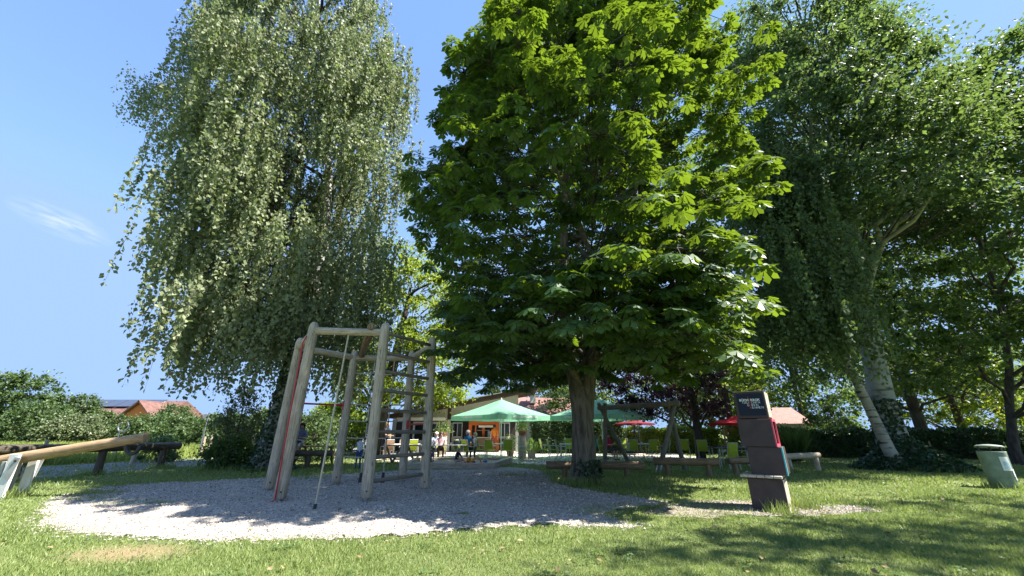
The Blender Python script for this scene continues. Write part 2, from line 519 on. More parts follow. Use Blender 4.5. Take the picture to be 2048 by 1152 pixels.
    def build(s, name, mat, parent=None, shift=None):
        if shift is not None:
            sh = Vector(shift)
            s.v = [tuple(Vector(p) - sh) for p in s.v]
        me = s.mesh(name)
        for mm in (mat if isinstance(mat, (list, tuple)) else [mat]):
            me.materials.append(MATS[mm])
        o = bpy.data.objects.new(name, me)
        COL.objects.link(o)
        if parent is not None: o.parent = parent
        return o

def tag(o, label=None, cat=None, group=None, kind=None):
    if label: o['label'] = label
    if cat: o['category'] = cat
    if group: o['group'] = group
    if kind: o['kind'] = kind
    return o

def thing(name, label, cat, loc=(0, 0, 0), rz=0.0, group=None):
    o = bpy.data.objects.new(name, None)
    o.empty_display_size = 0.2
    COL.objects.link(o)
    o.location = loc
    o.rotation_euler = (0, 0, rz)
    return tag(o, label, cat, group)

def copy_tree(o, parent=None):
    c = o.copy()
    COL.objects.link(c)
    c.parent = parent
    for ch in list(o.children):
        copy_tree(ch, c)
    return c

def arr_mesh(name, V, F, mat, parent=None, smooth=False, kind=None):
    """fast mesh from numpy arrays: V (n,3), F (m,k)"""
    me = bpy.data.meshes.new(name)
    V = np.ascontiguousarray(V, dtype=np.float32); F = np.ascontiguousarray(F, dtype=np.int32)
    k = F.shape[1]
    me.vertices.add(len(V)); me.vertices.foreach_set('co', V.ravel())
    me.loops.add(F.size); me.loops.foreach_set('vertex_index', F.ravel())
    me.polygons.add(len(F))
    me.polygons.foreach_set('loop_start', np.arange(0, F.size, k, dtype=np.int32))
    me.polygons.foreach_set('use_smooth', np.full(len(F), smooth))
    me.update(calc_edges=True)
    me.materials.append(MATS[mat])
    o = bpy.data.objects.new(name, me)
    COL.objects.link(o)
    if parent is not None: o.parent = parent
    if kind: o['kind'] = kind
    return o

def unit(a):
    return a / np.maximum(np.linalg.norm(a, axis=1, keepdims=True), 1e-9)

QUAD_T = np.array([(0, 0, 0), (0.42, 0.5, 0.07), (1, 0, -0.04), (0.42, -0.5, 0.07)]), np.array([(0, 1, 2, 3)])

def chestnut_template(nl=6):
    V, F = [], []
    for a, L in zip(np.linspace(-112, 112, nl), (0.62, 0.86, 1.0, 1.0, 0.86, 0.62)):
        ca, sa = math.cos(R(a)), math.sin(R(a))
        b = len(V)
        for t, w in ((0, 0), (.40, -.13), (.40, .13), (.72, -.235), (.72, .235), (1, 0)):
            x, y = t * L, w * L
            V.append((x * ca - y * sa, x * sa + y * ca, -0.10 * t - 0.22 * t * t - abs(w) * 0.25))
        F += [(b, b + 1, b + 2), (b + 2, b + 1, b + 3), (b + 2, b + 3, b + 4), (b + 4, b + 3, b + 5)]
    return np.array(V), np.array(F)
CHEST_T = chestnut_template()
def _far_template():
    V, F = [], []
    for a, L in zip(np.linspace(-100, 100, 5), (0.65, 0.9, 1.0, 0.9, 0.65)):
        ca, sa = math.cos(R(a)), math.sin(R(a)); b = len(V)
        for t, w in ((0, 0), (.65, -.24), (1, 0), (.65, .24)):
            x, y = t * L, w * L
            V.append((x * ca - y * sa, x * sa + y * ca, -0.1 * t - 0.22 * t * t))
        F += [(b, b + 1, b + 2), (b, b + 2, b + 3)]
    return np.array(V), np.array(F)
CHEST_FAR = _far_template()

def leaves(name, P, A, N, L, W, mat, parent, tpl=QUAD_T, kind='stuff'):
    TV, TF = tpl
    A = unit(A); Sd = unit(np.cross(N, A)); N = np.cross(A, Sd)
    n, k = len(P), len(TV)
    V = (P[:, None, :] + A[:, None, :] * (L[:, None] * TV[None, :, 0])[..., None]
         + Sd[:, None, :] * (W[:, None] * TV[None, :, 1])[..., None]
         + N[:, None, :] * (L[:, None] * TV[None, :, 2])[..., None])
    F = TF[None] + (np.arange(n) * k)[:, None, None]
    return arr_mesh(name, V.reshape(-1, 3), F.reshape(-1, TF.shape[1]), mat, parent, False, kind)

def rvec(n):
    return unit(rng.normal(size=(n, 3)))

def curve_pts(p0, p1, sag=0.0, n=6, wob=0.15, lift=0.0):
    p0, p1 = Vector(p0), Vector(p1)
    d = (p1 - p0).length
    out = []
    for i in range(n + 1):
        t = i / n
        p = p0.lerp(p1, t)
        p.z += lift * math.sin(math.pi * t) - sag * t * t
        if 0 < i < n:
            p += Vector((random.uniform(-1, 1), random.uniform(-1, 1), random.uniform(-.6, .6))) * wob * d * 0.12
        out.append(p)
    return out

# ------------------------------------------------------------------ ground and paths
def inside(px, py, poly):
    x, y = np.asarray(px), np.asarray(py)
    c = np.zeros(x.shape, bool)
    n = len(poly)
    for i in range(n):
        x1, y1 = poly[i]; x2, y2 = poly[(i + 1) % n]
        if y1 == y2: continue
        k = ((y1 > y) != (y2 > y)) & (x < (x2 - x1) * (y - y1) / (y2 - y1) + x1)
        c ^= k
    return c

def ragged(poly, step=0.12, amp=0.12, seed=1):
    r = random.Random(seed)
    out = []
    n = len(poly)
    # smooth the outline first
    P = [Vector((*p, 0)) for p in poly]
    for _ in range(2):
        Q = []
        for i in range(len(P)):
            a, b = P[i], P[(i + 1) % len(P)]
            Q += [a.lerp(b, .25), a.lerp(b, .75)]
        P = Q
    for i in range(len(P)):
        a, b = P[i], P[(i + 1) % len(P)]
        m = max(1, int((b - a).length / step))
        nrm = Vector((b.y - a.y, a.x - b.x, 0)).normalized()
        for k in range(m):
            q = a.lerp(b, k / m) + nrm * r.uniform(-amp, amp)
            out.append((q.x, q.y))
    return out

def sheet(name, poly, z, mat):
    me = bpy.data.meshes.new(name)
    me.from_pydata([(x, y, z) for x, y in poly], [], [list(range(len(poly)))])
    me.materials.append(MATS[mat])
    if me.polygons[0].normal.z < 0: me.flip_normals()
    o = bpy.data.objects.new(name, me)
    COL.objects.link(o)
    o['kind'] = 'structure'
    return o

arr_mesh('lawn', np.array([(-900, -300, 0), (900, -300, 0), (900, 1200, 0), (-900, 1200, 0)]), np.array([(0, 1, 2, 3)]), 'lawn', kind='structure')

GRAVEL = [(-7.55, 7.0), (-6.9, 6.45), (-5.2, 6.05), (-3.6, 5.8), (-2.2, 5.95), (-0.9, 6.3), (0.3, 6.7), (1.1, 6.75), (1.75, 6.45), (2.1, 6.75),
          (1.5, 7.4), (2.0, 8.1), (2.9, 8.4), (3.3, 8.75), (2.9, 9.1), (2.2, 9.8), (1.35, 10.9), (1.1, 12.2), (1.2, 14.5), (0.9, 16.3), (-0.4, 17.0),
          (-1.5, 15.9), (-3.9, 15.9), (-5.0, 14.6), (-6.6, 13.2), (-8.2, 12.3), (-9.9, 12.0), (-10.6, 10.9), (-10.2, 9.6), (-9.0, 8.3)]
gpoly = ragged(GRAVEL, 0.09, 0.09, 3)
_r = random.Random(5)
SCUFF = [(_r.uniform(-9, 1), 5.8 + 6 * _r.random() ** 1.4, _r.uniform(.12, .32), _r.uniform(.012, .035)) for _ in range(110)]
def gravel_z(x, y):
    e = np.minimum(1, np.maximum(0, 1 - (np.hypot((x + 3.2) / 6.6, (y - 10.2) / 4.4)) ** 2) * 2.2)
    h = .030 * np.sin(x * 1.7 + np.sin(y * 1.3)) * np.sin(y * 1.9 + .6 * np.sin(x * 1.1)) + .016 * np.sin(x * 4.1 + 2 * np.sin(y * 2.3)) * np.sin(y * 4.7 + x)
    h -= .035 * np.exp(-(((x + 3.5) / .8) ** 2 + ((y - 8.1) / .6) ** 2))
    for sx_, sy_, sr_, sa_ in SCUFF:
        d2 = ((x - sx_) ** 2 + (y - sy_) ** 2) / sr_ ** 2
        h = h + sa_ * (d2 - .8) * np.exp(-d2)
    return .005 + e * (h + .045)
def gravel_sheet():
    st = .06
    xs = np.arange(-11, 4, st); ys = np.arange(5.3, 17.5, st)
    X, Y = np.meshgrid(xs, ys)
    k = inside(X, Y, gpoly)
    Xj = X + rng.uniform(-.02, .02, X.shape); Yj = Y + rng.uniform(-.02, .02, X.shape)
    V = np.stack([Xj, Yj, gravel_z(Xj, Yj)], -1).reshape(-1, 3)
    nx_ = len(xs)
    full = k[:-1, :-1] & k[1:, :-1] & k[:-1, 1:] & k[1:, 1:]
    j, i = np.nonzero(full)
    a = j * nx_ + i
    F = np.stack([a, a + 1, a + nx_ + 1, a + nx_], 1)
    used = np.unique(F); remap = np.zeros(len(V), int); remap[used] = np.arange(len(used))
    arr_mesh('gravel_area', V[used], remap[F], 'gravel', None, True, 'structure')
gravel_sheet()
DIRT = [(2.2, 7.3), (3.1, 7.2), (3.9, 7.5), (4.9, 7.45), (5.6, 7.5), (6.2, 7.7), (6.8, 8.0), (6.4, 8.3), (5.8, 8.45), (5.0, 8.9), (3.9, 9.0), (2.9, 8.6)]
dpoly = ragged(DIRT, 0.09, 0.12, 4)
sheet('dirt_patch', dpoly, 0.010, 'dirt')
ROAD = [(-24, 4), (-17.2, 4), (-14.55, 12.2), (-13.9, 14.1), (-13.2, 15.9), (-12.6, 18.0), (-10.3, 24), (-8.2, 33), (-8.5, 60), (-13, 60), (-12.6, 33), (-14.2, 25.5), (-16.6, 21.7), (-19.1, 16.5)]
rpoly = [(x, y) for x, y in ROAD]
sheet('road', ragged(ROAD, 0.5, 0.03, 5), 0.008, 'asphalt')
TERR = [(-6.4, 19.4), (-0.2, 19.5), (0.6, 17.9), (1.9, 18.3), (4.0, 19.6), (9.5, 19.9), (10.5, 24), (10.0, 31), (-9, 31), (-8.4, 24)]
tpoly = ragged(TERR, 0.2, 0.06, 6)
sheet('terrace_paving', tpoly, 0.012, 'paving')

# the worn islands of turf inside the gravel
TUFT = [(-8.7, 9.15, .9, .35), (-7.3, 8.55, 1.0, .28), (-9.7, 9.9, .9, .4), (2.1, 8.1, .9, .45), (3.0, 7.35, .9, .4), (1.5, 7.6, .6, .22), (0.0, 13.5, .5, .4), (-5.6, 12.9, 1.2, .5), (3.6, 8.6, .5, .25)]

def lawn_grass():
    def band(y0, y1, dens, h, w, sparse=1.0):
        xl = lambda y: 1.42 * (y * 0.937 + 0.1) + 0.8
        n = int(dens * (xl(y0) + xl(y1)) * (y1 - y0))
        y = rng.uniform(y0, y1, n); x = rng.uniform(-1, 1, n) * xl(y1)
        keep = np.abs(x) < xl(y)
        x, y = x[keep], y[keep]
        bad = inside(x, y, gpoly) | inside(x, y, rpoly) | inside(x, y, tpoly)
        dirt = inside(x, y, dpoly)
        isl = np.zeros(len(x), bool)
        for cx, cy_, a, b in TUFT:
            isl |= ((x - cx) / a) ** 2 + ((y - cy_) / b) ** 2 < rng.uniform(.3, 1.2, len(x))
        dry = ((x + 4.55) / .85) ** 2 + ((y - 5.35) / .42) ** 2 < rng.uniform(.2, 1.3, len(x))
        bald = (np.sin(x * 1.9 + 1.3 * np.sin(y * 1.3)) * np.sin(y * 2.3 + x * .7) > rng.uniform(.55, 1.3, len(x)))
        edge = rng.random(len(x)) < 0.012
        rim = np.zeros(len(x), bool)
        for dx_, dy_ in ((.2, 0), (-.2, 0), (0, .22), (0, -.22)):
            rim |= ~inside(x + dx_, y + dy_, gpoly)
        rim2 = np.zeros(len(x), bool)
        for dx_, dy_ in ((.42, 0), (-.42, 0), (0, .45), (0, -.45)):
            rim2 |= ~inside(x + dx_, y + dy_, gpoly)
        edge |= (rim & (rng.random(len(x)) < .38)) | (rim2 & (rng.random(len(x)) < .10))
        keep = ((~bad) | isl | edge) & ~(dirt & (rng.random(len(x)) > .22 + .5 * (x < 4.3))) & ~(dry & (rng.random(len(x)) > .2)) & ~bald
        x, y = x[keep], y[keep]
        n = len(x)
        hh = h * rng.uniform(.5, 1.35, n) * (1 + .5 * isl[keep]) * (1 + .35 * np.sin(x * 1.3 + 2 * np.sin(y * .9)) * np.sin(y * 1.7 + x * .4))
        an = rng.uniform(0, 6.283, n)
        ln_ = rng.uniform(0.15, 1.0, n) * hh
        la = rng.uniform(0, 6.283, n)
        ww = w * rng.uniform(.6, 1.3, n)
        P = np.stack([x, y, np.zeros(n)], 1)
        sd = np.stack([np.cos(an) * ww, np.sin(an) * ww, np.zeros(n)], 1)
        tip = P + np.stack([np.cos(la) * ln_, np.sin(la) * ln_, hh], 1)
        return np.stack([P - sd, P + sd, tip], 1)
    T = np.concatenate([band(3.9, 5.6, 3900, .034, .0050), band(5.6, 7.6, 2200, .037, .0070), band(7.6, 11, 900, .042, .0105), band(11, 17, 260, .06, .019), band(17, 26, 60, .07, .035)])
    V = T.reshape(-1, 3)
    o = arr_mesh('lawn_grass', V, np.arange(len(V)).reshape(-1, 3), 'grass_blade', kind='stuff')
    tag(o, 'short green mown grass growing over the whole lawn', 'grass')
lawn_grass()

def long_grass(name, label, spots, h, w, mat='grass_blade', sp=0.35):
    tr = []
    for x, y, n, rad in spots:
        a = rng.uniform(0, 6.283, n); r = rad * np.sqrt(rng.random(n))
        px, py = x + np.cos(a) * r, y + np.sin(a) * r * .7
        hh = h * rng.uniform(.4, 1.2, n); d = rng.uniform(0, 6.283, n); le = hh * rng.uniform(.1, .7, n)
        an = rng.uniform(0, 6.283, n); ww = w * rng.uniform(.6, 1.3, n)
        P = np.stack([px, py, np.zeros(n)], 1)
        sd = np.stack([np.cos(an) * ww, np.sin(an) * ww, np.zeros(n)], 1)
        tr.append(np.stack([P - sd, P + sd, P + np.stack([np.cos(d) * le, np.sin(d) * le, hh], 1)], 1))
    V = np.concatenate(tr).reshape(-1, 3)
    o = arr_mesh(name, V, np.arange(len(V)).reshape(-1, 3), mat, kind='stuff')
    return tag(o, label, 'grass')

# unmown field beyond the road
def field():
    n = 45000
    y = 16 + 34 * rng.random(n) ** 1.3
    x = -15 - (y - 14) * 1.5 * rng.random(n) - rng.random(n) * 6
    bad = inside(x, y, rpoly) | inside(x, y, [(-24, 4), (-16, 4), (-13, 14), (-11, 20), (-7, 33), (-13, 60), (-15.2, 25), (-17.4, 21.7), (-20, 16.5)])
    x, y = x[~bad], y[~bad]
    n = len(x)
    hh = rng.uniform(.12, .5, n); d = rng.uniform(0, 6.283, n); le = hh * rng.uniform(.1, .6, n)
    an = rng.uniform(0, 6.283, n); ww = rng.uniform(.02, .06, n)
    P = np.stack([x, y, np.zeros(n)], 1)
    sd = np.stack([np.cos(an) * ww, np.sin(an) * ww, np.zeros(n)], 1)
    T = np.stack([P - sd, P + sd, P + np.stack([np.cos(d) * le, np.sin(d) * le, hh], 1)], 1)
    V = T.reshape(-1, 3)
    o = arr_mesh('meadow_grass', V, np.arange(len(V)).reshape(-1, 3), 'field_blade', kind='stuff')
    tag(o, 'tall yellowish meadow grass beyond the road', 'grass')
field()

def pebbles():
    n = 42000
    x = rng.uniform(-10.5, 4.3, n); y = 5.7 + 9.5 * rng.random(n) ** 1.7
    k = inside(x, y, gpoly)
    x, y = x[k], y[k]
    xd = rng.uniform(3.0, 7.8, 5000); yd = rng.uniform(7.3, 9.3, 5000)
    k = inside(xd, yd, dpoly) & (rng.random(5000) < np.where(xd > 4.9, .8, .35))
    xe = rng.uniform(-8, 3.5, 5000); ye = rng.uniform(5.5, 8, 5000)
    k2 = ~inside(xe, ye, gpoly) & (inside(xe, ye + .22, gpoly) | inside(xe + .2, ye + .1, gpoly) | inside(xe - .2, ye + .1, gpoly))
    x = np.concatenate([x, xd[k], xe[k2]]); y = np.concatenate([y, yd[k], ye[k2]])
    n = len(x)
    r = (0.007 + 0.011 * rng.random(n) ** 2) * (0.75 + y / 14)
    B = np.array([(1, 0, 0), (-.5, .87, .1), (-.5, -.87, -.1), (.1, 0, .75), (0, .1, -.7)])
    F = np.array([(0, 1, 3), (1, 2, 3), (2, 0, 3), (1, 0, 4), (2, 1, 4), (0, 2, 4)])
    a = rng.uniform(0, 6.283, n); ca, sa = np.cos(a), np.sin(a)
    S3 = rng.uniform(.65, 1.25, (n, 3)) * r[:, None]
    L = B[None] * S3[:, None, :]
    V = np.stack([L[..., 0] * ca[:, None] - L[..., 1] * sa[:, None], L[..., 0] * sa[:, None] + L[..., 1] * ca[:, None], L[..., 2]], -1)
    V += np.stack([x, y, np.where(inside(x, y, gpoly), gravel_z(x, y), .012) + r * .2], 1)[:, None, :]
    FF = F[None] + (np.arange(n) * 5)[:, None, None]
    o = arr_mesh('gravel_pebbles', V.reshape(-1, 3), FF.reshape(-1, 3), 'pebble', kind='stuff')
    tag(o, 'loose pale grey pebbles covering the play area', 'gravel')
pebbles()

def litter():
    n = 260
    x = rng.uniform(-8, 12, n); y = 4.3 + 9 * rng.random(n) ** 1.5
    P = np.stack([x, y, np.full(n, .045)], 1)
    L = rng.uniform(.04, .10, n)
    o = leaves('fallen_leaves', P, np.concatenate([rng.normal(size=(n, 2)), rng.normal(size=(n, 1)) * .2], 1), np.array([0, 0, 1.0]) + rng.normal(size=(n, 3)) * .35, L, L * .6, 'dead_leaf', None)
    tag(o, 'dry brown leaves scattered over lawn and gravel', 'fallen leaves')
def weeds():
    P, A, N, L = [], [], [], []
    for _ in range(240):
        cx_, cy_ = rng.uniform(-7, 11), 4.2 + 8 * rng.random() ** 1.6
        if inside(np.array([cx_]), np.array([cy_]), gpoly)[0] and rng.random() < .93: continue
        for k in range(rng.integers(5, 22)):
            a = rng.uniform(0, 6.283); r = rng.random() * .16
            P.append((cx_ + math.cos(a) * r, cy_ + math.sin(a) * r, rng.uniform(.02, .045)))
            A.append((math.cos(a), math.sin(a), .15)); N.append((rng.normal() * .3, rng.normal() * .3, 1)); L.append(rng.uniform(.025, .06))
    L = np.array(L)
    o = leaves('lawn_weeds', np.array(P), np.array(A), np.array(N), L, L * .8, 'leaf_weed', None)
    tag(o, 'low broad leaved weeds and clover scattered in the lawn', 'weeds')
leafmat('leaf_weed', (0.05, 0.10, 0.03), (0.12, 0.19, 0.06), (0.25, 0.36, 0.06), 0.5, 0.3)
weeds()
leafmat('dead_leaf', (0.16, 0.10, 0.05), (0.38, 0.30, 0.16), (0.3, 0.2, 0.08), 0.7, 0.15, 0.3)
litter()

# ------------------------------------------------------------------ trees
def interp(z, tab):
    zs, vs_ = zip(*tab)
    return np.interp(z, zs, vs_)

def trunk_part(root, pts, rad, mat, seg=16, rough=.12, name='trunk'):
    mb = MB().tube(pts, rad, seg, True, rough)
    return mb.build(name, mat, root, root.location)

def env_points(n, cx, cy_, prof_l, prof_r, prof_f, z0, z1, fill=0.72, wexp=1.0):
    """points through a crown's volume, most of them near its outside"""
    out = []
    zz = np.linspace(z0, z1, 60)
    w = (interp(zz, prof_l) + interp(zz, prof_r)) ** wexp + .2
    z = rng.choice(zz, n, p=w / w.sum()) + rng.uniform(-.5, .5, n) * (z1 - z0) / 60
    az = rng.uniform(0, 2 * math.pi, n)
    c, s = np.cos(az), np.sin(az)
    rx = np.where(c < 0, interp(z, prof_l), interp(z, prof_r))
    ry = interp(z, prof_f)
    r = np.where(rng.random(n) < fill, rng.uniform(.78, 1.0, n), rng.uniform(.3, .8, n))
    x = interp(z, cx) + c * rx * r
    y = cy_ + s * ry * r
    return np.stack([x, y, z], 1), np.stack([c, s, np.zeros(n)], 1)

def thin_branches(root, pairs, mat, name='branches'):
    V, F = [], []
    b = 0
    for p0, p1, r0, r1 in pairs:
        mid = (np.array(p0) + np.array(p1)) / 2 + rng.normal(size=3) * .12
        mid[2] += .1
        pr = [(p0, r0), (mid, (r0 + r1) / 2), (p1, r1)]
        d = np.array(p1) - np.array(p0)
        nx = np.cross(d, (.3, .2, 1.0)); nx /= np.linalg.norm(nx) + 1e-9
        ny = np.cross(d, nx); ny /= np.linalg.norm(ny) + 1e-9
        for p, r in pr:
            for k in range(4):
                a = k * math.pi / 2
                V.append(np.array(p) + (nx * math.cos(a) + ny * math.sin(a)) * r)
        for i in range(2):
            for k in range(4):
                F.append((b + i * 4 + k, b + i * 4 + (k + 1) % 4, b + (i + 1) * 4 + (k + 1) % 4, b + (i + 1) * 4 + k))
        b += 12
    V = np.array(V) - np.array(root.location)
    return arr_mesh(name, V, np.array(F), mat, root, True, 'stuff')

def limb(root, pts, r0, r1, mat):
    n = len(pts)
    rad = [r0 + (r1 - r0) * i / (n - 1) for i in range(n)]
    return MB().tube(pts, rad, 8, True, .1).build('limb', mat, root, root.location)

def axis_at(pts, z):
    zs = [p[2] for p in pts]
    return np.array([np.interp(z, zs, [p[0] for p in pts]), np.interp(z, zs, [p[1] for p in pts]), z])

def droopy_tree(name, label, tr_pts, tr_rad, barkm, leafm, cx, cy_, pl, pr, pf, z0, z1, nb, strands, leafL, seed, lo_clip=2.2, slen=(.7, 2.6), nlimb=10, step=0.05, spread=.75, group=None, jit=.06):
    global rng
    rng = np.random.default_rng(seed); random.seed(seed)
    root = thing(name, label, 'tree', tuple(tr_pts[0][:2]) + (0,), 0, group)
    trunk_part(root, tr_pts, tr_rad, barkm)
    T, O = env_points(nb, cx, cy_, pl, pr, pf, z0, z1)
    pairs = []
    order = rng.permutation(nb)
    for j in order[:nlimb]:
        zs = max(z0 * .6 + 1.0, min(T[j][2] - np.linalg.norm(T[j][:2] - axis_at(tr_pts, T[j][2])[:2]) * .55, z1 - 1))
        pts = curve_pts(axis_at(tr_pts, zs), T[j], 0, 6, .5, .5)
        limb(root, pts, .10, .025, barkm if barkm != 'bark_birch' else 'bark_dark')
    for j in order[nlimb:]:
        a = axis_at(tr_pts, max(T[j][2] - 2.2, z0 * .6 + .8))
        q = a + (T[j] - a) * rng.uniform(.25, .5)
        pairs.append((q, T[j], .028, .008))
    thin_branches(root, pairs, 'bark_dark')
    Ps, As, Ns, tw_ = [], [], [], []
    for j in range(nb):
        for s_ in range(strands):
            L = rng.uniform(*slen) * (0.6 + 0.8 * rng.random())
            st = T[j] + np.array([np.clip(rng.normal(), -1.6, 1.6) * spread, np.clip(rng.normal(), -1.6, 1.6) * spread, np.clip(rng.normal(), -1.5, 1.5) * .4]) - O[j] * rng.random() * .5
            L = min(L, max(.3, st[2] - lo_clip))
            m = int(L / step) + 2
            t = np.linspace(0, 1, m)
            sway = O[j] * rng.uniform(-.15, .25) + np.array([rng.normal() * .15, rng.normal() * .15, 0])
            p = st + sway * np.sqrt(t)[:, None] * L * .45 - np.array([0, 0, 1.0]) * (t ** 1.3 * L)[:, None]
            p += rng.normal(size=(m, 3)) * jit
            Ps.append(p)
            tw_.append(p[[0, m // 3, (2 * m) // 3, m - 1]])
            As.append(np.array([0, 0, -1.0]) + rng.normal(size=(m, 3)) * .6)
            Ns.append(O[j] * .5 + rng.normal(size=(m, 3)) * .9 + np.array([0, 0, .25]))
    P = np.concatenate(Ps); A = np.concatenate(As); N = np.concatenate(Ns)
    TW = np.array(tw_) - np.array(root.location)
    a_ = rng.uniform(0, 6.283, len(TW)); sd_ = np.stack([np.cos(a_), np.sin(a_), np.zeros(len(TW))], 1)[:, None, :] * np.array([.007, .006, .005, .002])[None, :, None]
    VT = np.stack([TW - sd_, TW + sd_], 2).reshape(-1, 3)
    q_ = np.array([(0, 1, 3, 2), (2, 3, 5, 4), (4, 5, 7, 6)])
    arr_mesh('hanging_twigs', VT, (q_[None] + (np.arange(len(TW)) * 8)[:, None, None]).reshape(-1, 4), 'bark_dark', root, False, 'stuff')
    k = P[:, 2] > lo_clip * .9
    P, A, N = P[k], A[k], N[k]
    n = len(P)
    L = leafL * rng.uniform(.65, 1.3, n)
    leaves('crown', P - np.array(root.location), A, N, L, L * .78, leafm, root)
    return root

def bushy_tree(name, label, tr_pts, tr_rad, barkm, leafm, cx, cy_, pl, pr, pf, z0, z1, nb, per, leafL, seed, size=(.8, .8, .45), nlimb=9, fill=.75, limb_r=.11, up=.6, group=None, cat='tree'):
    global rng
    rng = np.random.default_rng(seed); random.seed(seed)
    root = thing(name, label, cat, tuple(tr_pts[0][:2]) + (0,), 0, group)
    if tr_rad: trunk_part(root, tr_pts, tr_rad, barkm)
    T, O = env_points(nb, cx, cy_, pl, pr, pf, z0, z1, fill)
    order = rng.permutation(nb)
    pairs = []
    if tr_rad:
        for j in order[:nlimb]:
            zs = max(z0 * .55, min(T[j][2] - np.linalg.norm(T[j][:2] - axis_at(tr_pts, T[j][2])[:2]) * .7, tr_pts[-1][2]))
            limb(root, curve_pts(axis_at(tr_pts, zs), T[j], 0, 6, .5, .3), limb_r, limb_r * .22, barkm)
        for j in order[nlimb:]:
            a = axis_at(tr_pts, max(T[j][2] - 1.6, z0 * .6))
            q = a + (T[j] - a) * rng.uniform(.3, .55)
            pairs.append((q, T[j], limb_r * .28, .008))
        thin_branches(root, pairs, 'bark_dark')
    n = nb * per
    jj = np.repeat(np.arange(nb), per)
    G = rng.normal(size=(n, 3))
    G = unit(G) * (np.minimum(np.abs(rng.normal(size=(n, 1))) * .75, 1.45))
    sz = np.array(size) * rng.uniform(.65, 1.35, (nb, 1))[jj]
    P = T[jj] + G * sz
    rad = np.linalg.norm(G[:, :2], axis=1)
    P[:, 2] -= rad ** 2 * sz[:, 2] * .35
    A = O[jj] * .5 + rng.normal(size=(n, 3)) * .7 + np.array([0, 0, -.35])
    N = np.array([0, 0, up]) + O[jj] * .35 + rng.normal(size=(n, 3)) * .6
    k = P[:, 2] > .05
    P, A, N = P[k], A[k], N[k]
    L = leafL * rng.uniform(.65, 1.3, len(P))
    leaves('crown', P - np.array(root.location), A, N, L, L * .72, leafm, root)
    return root

# the big birch on the left
BT = [(-9.2, 15.6, -.05), (-9.12, 15.6, .35), (-9.0, 15.6, 1.6), (-8.75, 15.6, 4.2), (-8.4, 15.6, 6.6), (-8.5, 15.6, 9.5), (-8.95, 15.6, 13.3), (-10.0, 15.5, 18.0), (-11.2, 15.4, 23.5), (-11.6, 15.4, 27)]
birch = droopy_tree('birch_tree', 'tall weeping birch with pale silvery green crown left of the chestnut', BT,
    [.62, .46, .36, .27, .23, .20, .17, .12, .06, .03], 'bark_birch', 'leaf_birch',
    [(3, -9.4), (8, -10.0), (14, -10.4), (20, -10.8), (27, -11.2)], 15.0,
    [(3, 2.5), (5, 3.0), (9, 3.5), (14, 4.2), (19, 4.8), (23, 4.6), (27, 2.6)], [(3, 2.8), (6, 4.4), (10, 5.0), (14, 5.2), (19, 5.2), (23, 4.6), (27, 2.2)],
    [(3, 3.4), (8, 4.4), (16, 4.8), (23, 4.4), (27, 2.5)], 4.6, 26.5, 380, 16, .142, 11, 2.6, slen=(.5, 2.3), spread=.55, step=.042, jit=.055)
# a bough sticking out to the left, high up
def birch_extra():
    spots = [(-15.6, 13.8, 16.6), (-16.4, 13.6, 16.7), (-17.2, 13.5, 16.5), (-15.2, 13.8, 15.4), (-16.3, 13.6, 15.5), (-14.6, 14, 17.0), (-15.4, 13.8, 17.2), (-16.9, 13.5, 15.8), (-14.5, 13.9, 15.6), (-14.3, 13.9, 14.3), (-15.4, 13.8, 14.3), (-13.8, 14, 16.2)]
    MB().tube(curve_pts((-10.2, 15.4, 14.6), (-17.0, 13.5, 16.6), 0, 8, .2, .6), [.1, .09, .08, .07, .06, .05, .035, .025, .012], 8).build('limb', 'bark_dark', birch, birch.location)
    Ps = []
    for c in spots:
        for s_ in range(24):
            L = rng.uniform(.4, 1.5)
            st = np.array(c) + np.clip(rng.normal(size=3), -1.6, 1.6) * (.42, .42, .3)
            m = int(L / .05) + 2
            t = np.linspace(0, 1, m)[:, None]
            Ps.append(st + np.array([rng.normal() * .3, rng.normal() * .3, -1.0]) * t * L + rng.normal(size=(m, 3)) * .06)
    P = np.concatenate(Ps)
    L = .105 * rng.uniform(.65, 1.3, len(P))
    leaves('bough_foliage', P - np.array(birch.location), np.array([0, 0, -1.0]) + rng.normal(size=P.shape) * .6, rng.normal(size=P.shape) + np.array([0, -.3, .3]), L, L * .78, 'leaf_birch', birch)
birch_extra()

def climb_ivy(root, pts, rad, z0, z1, n, size, name='ivy', side=None):
    P, N = [], []
    for _ in range(n):
        z = z0 + (z1 - z0) * rng.random() ** 1.2
        c = axis_at(pts, z)
        r = np.interp(z, [p[2] for p in pts], rad) + rng.uniform(.01, .09)
        a = rng.uniform(0, 6.283) if side is None else side + rng.normal() * .9
        o = np.array([math.cos(a), math.sin(a), 0])
        P.append(c + o * r); N.append(o + rng.normal(size=3) * .45)
    P, N = np.array(P), np.array(N)
    A = np.array([0, 0, -1.0]) + rng.normal(size=P.shape) * .6
    L = size * rng.uniform(.6, 1.3, n)
    return leaves(name, P - np.array(root.location), A, N, L, L * .9, 'leaf_ivy', root)
climb_ivy(birch, BT, [.62, .46, .36, .27, .23, .20, .17, .12, .06, .03], .4, 5.0, 2600, .11)

